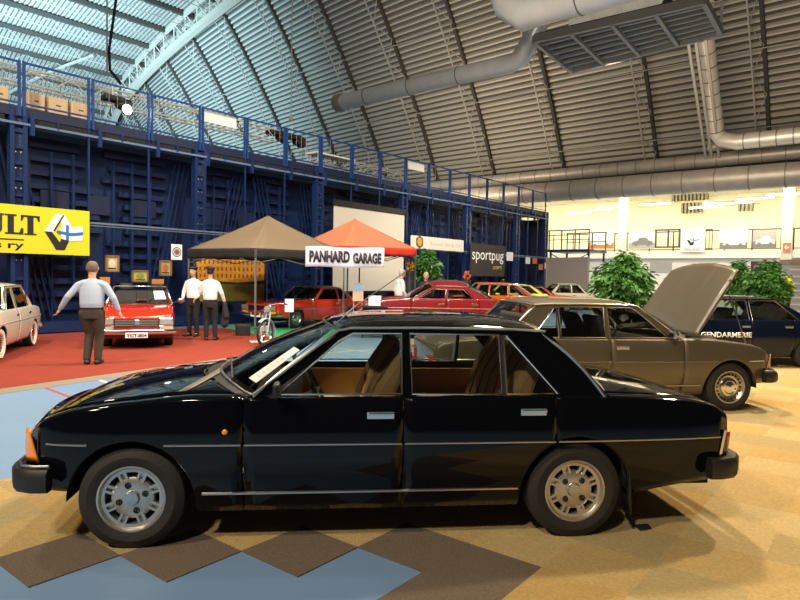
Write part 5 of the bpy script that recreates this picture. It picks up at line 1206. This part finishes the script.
person('person walking away in a light blue shirt and brown trousers, arms swung out', wp, math.radians(14), dict(lean=.03,
  legs=[((.09,0,.90),(.10,.04,.50),(.085,-.02,.085),(.10,.13,.04)), ((-.09,0,.90),(-.05,.10,.52),(-.07,.02-.02,.085),(-.08,.14,.04))],
  arms=[((.20,0,1.42),(.30,-.02,1.16),(.37,.03,.93)), ((-.20,0,1.42),(-.32,-.05,1.18),(-.44,.02,.96))]), LBLUE, BRT, True, GHAIR, 1.84).scale.x *= 1.16
wq = G(210,340.5)
def coat(T):
    blob('jacket', [([(.34,.06,.92),(.36,.05,.62),(.34,.04,.40)],[.05,.09,.10]),([(.34,-.02,.90),(.38,-.03,.60)],[.05,.08])], mat('dark_jacket', (.015,.015,.016), .9), T, .015, 3)
person('person in white shirt and black beret seen from behind, holding a jacket', wq, math.radians(12), dict(
  legs=[((.09,0,.90),(.11,.02,.50),(.12,-.01,.085),(.15,.13,.04)), ((-.09,0,.90),(-.09,.02,.50),(-.09,0,.085),(-.10,.14,.04))],
  arms=[((.19,0,1.42),(.27,-.03,1.16),(.33,.05,.95)), ((-.19,0,1.42),(-.24,.06,1.17),(-.10,.18,1.06))]), WSH, BLT, True, INK, 1.82, cap=INK, held=coat)
wr = G(193,336.5)
person('person in white shirt and black beret with face towards the camera', wr, math.radians(168), dict(
  legs=[((.09,0,.90),(.10,.03,.50),(.10,0,.085),(.13,.13,.04)), ((-.09,0,.90),(-.10,.02,.50),(-.11,0,.085),(-.13,.13,.04))],
  arms=[((.19,0,1.42),(.25,.02,1.16),(.20,.16,.98)), ((-.19,0,1.42),(-.25,.03,1.17),(-.18,.17,1.0))]), WSH, BLT, True, INK, 1.82, cap=INK)
stand = dict(legs=[((.09,0,.90),(.10,.02,.50),(.10,0,.085),(.12,.13,.04)), ((-.09,0,.90),(-.10,.02,.50),(-.10,0,.085),(-.12,.13,.04))],
  arms=[((.19,0,1.42),(.25,-.02,1.15),(.24,.12,.94)), ((-.19,0,1.42),(-.25,-.02,1.15),(-.22,.14,.95))], lean=.08)
p3 = at(400,280,19.6); person('grey-haired person in white shirt standing behind the wine red sedan nose', (p3.x,19.6,0), math.radians(-60), stand, WSH, BLT, True, WHAIR, 1.90, untucked=True)
p4 = at(426,272,21.0); person('person with fair hair in dark clothes standing before the leafy plant', (p4.x,21.0,0), math.radians(185), stand, mat('dark_shirt', (.02,.02,.025), .9), BLT, True, mat('fair_hair', (.50,.36,.22), .8), 1.83, skin=SKIN2)

# ------------------------------------------------------------------ plants
LEAF = mat('ficus_leaf', (.035,.13,.022), .4, noise=(2.5,(.07,.20,.035),.2)); BARK = mat('bark', (.14,.09,.05), .9); POT = mat('pot_dark', (.03,.028,.027), .5)
def leaves(m, c, n, rx, rz, rn, size=.07, droop=.5):
    for _ in range(n):
        while True:
            p = Vector((rn.uniform(-1,1), rn.uniform(-1,1), rn.uniform(-1,1)))
            if .25 < p.length < 1: break
        b = .8+.2*math.sin(p.x*7+p.y*5+p.z*9)
        q = c + Vector((p.x*rx*b, p.y*rx*b, p.z*rz*b)); d = Vector((p.x, p.y, p.z*.5-droop)).normalized(); d = (d+Vector((rn.uniform(-.5,.5),)*1+(rn.uniform(-.5,.5),rn.uniform(-.4,.3)))).normalized()
        s = d.cross(Vector((rn.uniform(-1,1),rn.uniform(-1,1),1))).normalized(); L = size*rn.uniform(.7,1.3); nrm = s.cross(d)*L*.12
        i = [m.V(q), m.V(q+d*L*.5+s*L*.26+nrm), m.V(q+d*L), m.V(q+d*L*.5-s*L*.26+nrm)]; m.F(*i)
def ficus(label, loc, zc, rx, rz, n, seed, size=.12, name='ficus_tree', cat='potted plant', flowers=None):
    rn = random.Random(seed); T = thing(name, label, cat, loc); m = MB(); m.lathe([(0,0),(.16,0),(.21,.34),(.23,.34),(.23,.37),(.19,.37),(.19,.33),(0,.33)], 20, 'Z'); m.build('pot', POT, T)
    m = MB(); m.tube([(0,0,.33),(.02,.01,.7),(-.01,0,zc-rz*.3),(0,0,zc+rz*.4)], [.03,.026,.02,.008], 8)
    for k in range(14):
        a = rn.uniform(0,2*PI); z0 = rn.uniform(zc-rz*.7, zc+rz*.3); m.tube([(0,0,z0),(math.cos(a)*rx*.4,math.sin(a)*rx*.4,z0+rz*.2),(math.cos(a)*rx*.8,math.sin(a)*rx*.8,z0+rz*.3)], [.012,.008,.003], 5)
    m.build('trunk', BARK, T); m = MB(); leaves(m, Vector((0,0,zc)), n, rx, rz, rn, size); leaves(m, Vector((rx*.1,0,zc+rz*.85)), n//8, rx*.35, rz*.35, rn, size); m.build('foliage', LEAF, T, smooth=0, recalc=False)
    return T
q_ = at(622,285,15.5); ficus('leafy green ficus in a pot behind the beige sedan roof, left of the raised hood', (q_.x,15.5,0), 1.55, .78, .72, 3400, 1, .15)
q_ = at(737,285,17.5); ficus('smaller green ficus just right of the raised beige hood', (q_.x,17.5,0), 1.62, .42, .62, 1500, 2, .13)
q_ = at(767,285,16.0); ficus('bushy green ficus above the police car roof, beside the yellow flowers', (q_.x,16.0,0), 1.55, .58, .62, 2400, 3, .13)
q_ = at(426,272,22.2); ficus('leafy pale green plant behind the fair-haired person', (q_.x,22.2,0), 1.95, .60, .62, 1500, 4, .16)
def bouquet(label, loc, zc, r, mt, n, seed):
    rn = random.Random(seed); T = thing('flower_bouquet', label, 'flowers', loc); m = MB(); m.lathe([(0,0),(.13,0),(.11,zc*.5),(.15,zc-r*.8),(0,zc-r*.8)], 16, 'Z'); m.build('vase', POT, T)
    m = MB()
    for _ in range(n):
        p = Vector((rn.gauss(0,1), rn.gauss(0,1), rn.gauss(0,1))).normalized()*r*rn.uniform(.6,1); m.ball(Vector((0,0,zc))+Vector((p.x*.8,p.y*.8,p.z*1.2)), r*.19, 7, 5)
    m.build('blossoms', mt, T)
YFL = mat('yellow_blossom', (.80,.55,.01), .7)
q_ = at(785,282,15.9); bouquet('bright yellow flowers right of the bushy ficus', (q_.x,15.9,0), 1.58, .24, YFL, 110, 5); 
q_ = at(410,265,21.4); bouquet('yellow-orange flowers left of the fair-haired person', (q_.x,21.4,0), 2.02, .19, mat('amber_blossom', (.70,.33,.01), .7), 40, 6)
q_ = at(467,274,23.0); bouquet('orange-red flowers between the wine red sedan and the orange hatchback', (q_.x,23.0,0), 1.72, .17, mat('orange_blossom', (.55,.11,.02), .7), 40, 7)
# shelf unit at the right edge
a = at(789,300,21.5); t = thing('shelf_unit', 'pale slatted display stand at the right picture edge', 'display stand', (a.x,21.5,0)); m = MB()
m.box(0,1.6,0,.5,0,2.35); m.build('body', mat('stand_pale', (.50,.47,.43), .6), t, smooth=0)
m = MB()
for k in range(9): m.box(-.02,1.62,-.03,0,.2+k*.24,.26+k*.24)
m.build('slat', WHT, t, smooth=0)
m = MB(); m.box(-.05,1.65,-.05,.55,2.35,2.5); m.build('header', mat('stand_tan', (.45,.33,.20), .6), t, smooth=0)
a = at(756,262,30); t = thing('notice_board', 'dark framed board behind the bushy ficus', 'board', M=frame((at(751,270,24).x,24,0), (1,0,0))); m = MB(); m.box(0,1.7,.9,2.5,-.04,0); m.build('panel', mat('board_brown', (.16,.11,.08), .7), t, smooth=0); rect(t, .1,1.6,1.0,2.35, mat('board_grey', (.45,.42,.38), .7), .006); m = MB(); m.box(0,.05,0,.9,-.04,0); m.box(1.65,1.7,0,.9,-.04,0); m.build('leg', MET, t, smooth=0)

# ------------------------------------------------------------------ moped
q_ = G(265,346.5); T = thing('moped', 'old moped with pale blue-grey front mudguard parked at the carpet edge', 'moped', q_, head_to(.25,-.97)); r = .31
def mwheel(x):
    m = MB(); m.tube([(x+(r-.03)*math.cos(a), 0, r+(r-.03)*math.sin(a)) for a in [2*PI*k/32 for k in range(32)]], .032, 8, closed=True); w = m.build('wheel', RUBBER, T)
    m = MB(); m.tube([(x+(r-.06)*math.cos(a), 0, r+(r-.06)*math.sin(a)) for a in [2*PI*k/32 for k in range(32)]], .012, 6, closed=True); m.build('rim', CHROME, w)
    m = MB()
    for k in range(18): a = 2*PI*k/18; m.tube([(x,.03*(1 if k%2 else -1),r),(x+(r-.06)*math.cos(a+.2),0,r+(r-.06)*math.sin(a+.2))], .002, 4)
    m.lathe([(0,-.05),(.05,-.05),(.055,0),(.05,.05),(0,.05)], 14, 'Y', (x,0,r)); m.build('spokes', CHROME, w); return w
FW = mwheel(0); mwheel(1.12)
GB = mat('moped_grey_blue', (.34,.40,.46), .3, coat=.6); arc = lambda x, R, a0, a1, w: (lambda m: (m.grid(lambda s, t_: (x+(R-.02*(2*t_-1)**2)*math.cos(lerp(a0,a1,s)), w*(2*t_-1), r+(R-.02*(2*t_-1)**2)*math.sin(lerp(a0,a1,s))), 24, 6), m)[1])(MB())
arc(0, r+.045, -.35, 2.3, .055).build('front_mudguard', GB, T, thick=.004); arc(1.12, r+.045, .2, 2.7, .055).build('rear_mudguard', GB, T, thick=.004)
m = MB()
for s in (-1,1): m.tube([(0,s*.06,r),(.10,s*.055,.68),(.16,s*.03,.86)], .016, 8)
m.tube([(.13,0,.72),(.19,0,.95)], .024, 8); m.build('fork', GB, T)
m = MB(); m.tube([(.34,-.31,.98),(.25,-.26,1.0),(.19,-.08,.97),(.19,.08,.97),(.25,.26,1.0),(.34,.31,.98)], .012, 8); m.build('handlebar', CHROME, T)
for s in (-1,1): m = MB(); m.tube([(.30,s*.29,.99),(.40,s*.33,.965)], .018, 8); m.build('grip', PLAST, T)
m = MB(); m.lathe([(0,.10),(.05,.09),(.078,.02),(.08,-.01)], 16, 'X', (.06,0,.86)); h_o = m.build('headlamp', CHROME, T); m = MB(); m.lathe([(0,-.02),(.075,-.005)], 16, 'X', (.05,0,.86)); m.build('headlamp_glass', WHITEL, h_o)
m = MB(); m.tube([(.16,0,.80),(.40,0,.50),(.62,0,.36),(.88,0,.42),(1.12,0,r)], .026, 8); m.tube([(.62,0,.36),(.78,0,.72)], .02, 8); m.tube([(.78,0,.66),(1.12,0,r)], .014, 8); m.build('frame', GB, T)
m = MB(); m.box(.66,.96,-.09,.09,.74,.80); m.build('saddle', PLAST, T, smooth=0, bevel=.025)
m = MB(); m.box(.48,.72,-.09,.09,.20,.42); m.lathe([(.07,-.10),(.07,.10),(0,.10)], 14, 'Y', (.60,0,.30)); m.build('engine', GREYM, T, smooth=0, bevel=.01)
m = MB(); m.tube([(.62,-.16,.20),(.62,-.10,.28),(.62,.10,.28),(.62,.16,.36)], .010, 6); m.box(.57,.67,-.24,-.15,.19,.215); m.box(.57,.67,.15,.24,.345,.37); m.build('pedals', PLAST, T, smooth=0)
m = MB(); m.tube([(.62,.10,.30),(.68,.22,.02)], .010, 6); m.build('kickstand', GREYM, T)
for o in children(T):
    if o.name.split('.')[0] in ('front_mudguard','fork','handlebar','grip','headlamp') or (o.name.split('.')[0] == 'wheel' and o is FW): o.rotation_euler = (0,0,math.radians(-38))
p = G(262,342); m = MB(); m.box(-.28,.28,-.2,.2,0,.008); o = tag(m.build('floor_sheet', PAPER, smooth=0), 'white sheet lying under the moped front wheel', 'sheet'); pos(o, (p.x,p.y,.009), .35)

# ------------------------------------------------------------------ give every loose piece of these parts an object of its own
for o in D.objects:
    if o.name.startswith('bolt_heads'): o['kind'] = 'stuff'
SPLIT = {'rail','drip_rail_','hanger','brace','deck_bracket','seam_ring','post','guide_rail','platform_nose','joist','slat','hanger','rear_headrest','mesh_wire','wiper','access_panel','scissor_frame_','leg','engine_','deck_slot','pedals_','seat_rib','sunroof_seam','screen_trim_','steel_column_'}
def split_loose(o):
    me = o.data; n = len(me.vertices); par = list(range(n))
    def find(a):
        while par[a] != a: par[a] = par[par[a]]; a = par[a]
        return a
    for e in me.edges:
        a, b = find(e.vertices[0]), find(e.vertices[1])
        if a != b: par[a] = b
    isl = {}
    for p in me.polygons: isl.setdefault(find(p.vertices[0]), []).append(p)
    if len(isl) < 2: return
    base = o.name.split('.')[0]; first = True; mats_ = list(me.materials); smooth = me.polygons[0].use_smooth
    for ps in isl.values():
        vs_ = sorted({v for p in ps for v in p.vertices}); ix = {v: k for k, v in enumerate(vs_)}
        nm = D.meshes.new(base); nm.from_pydata([me.vertices[v].co[:] for v in vs_], [], [[ix[v] for v in p.vertices] for p in ps])
        for mt_ in mats_: nm.materials.append(mt_)
        nm.polygons.foreach_set('material_index', [p.material_index for p in ps]); nm.polygons.foreach_set('use_smooth', [smooth]*len(ps))
        if smooth: nm.set_sharp_from_angle(angle=.6)
        if first: tgt = o; first = False
        else: tgt = o.copy(); COL.objects.link(tgt)
        tgt.data = nm
bpy.context.view_layer.update()
for o in list(D.objects):
    if o.type == 'MESH' and o.parent and o.name.split('.')[0] in SPLIT: split_loose(o)
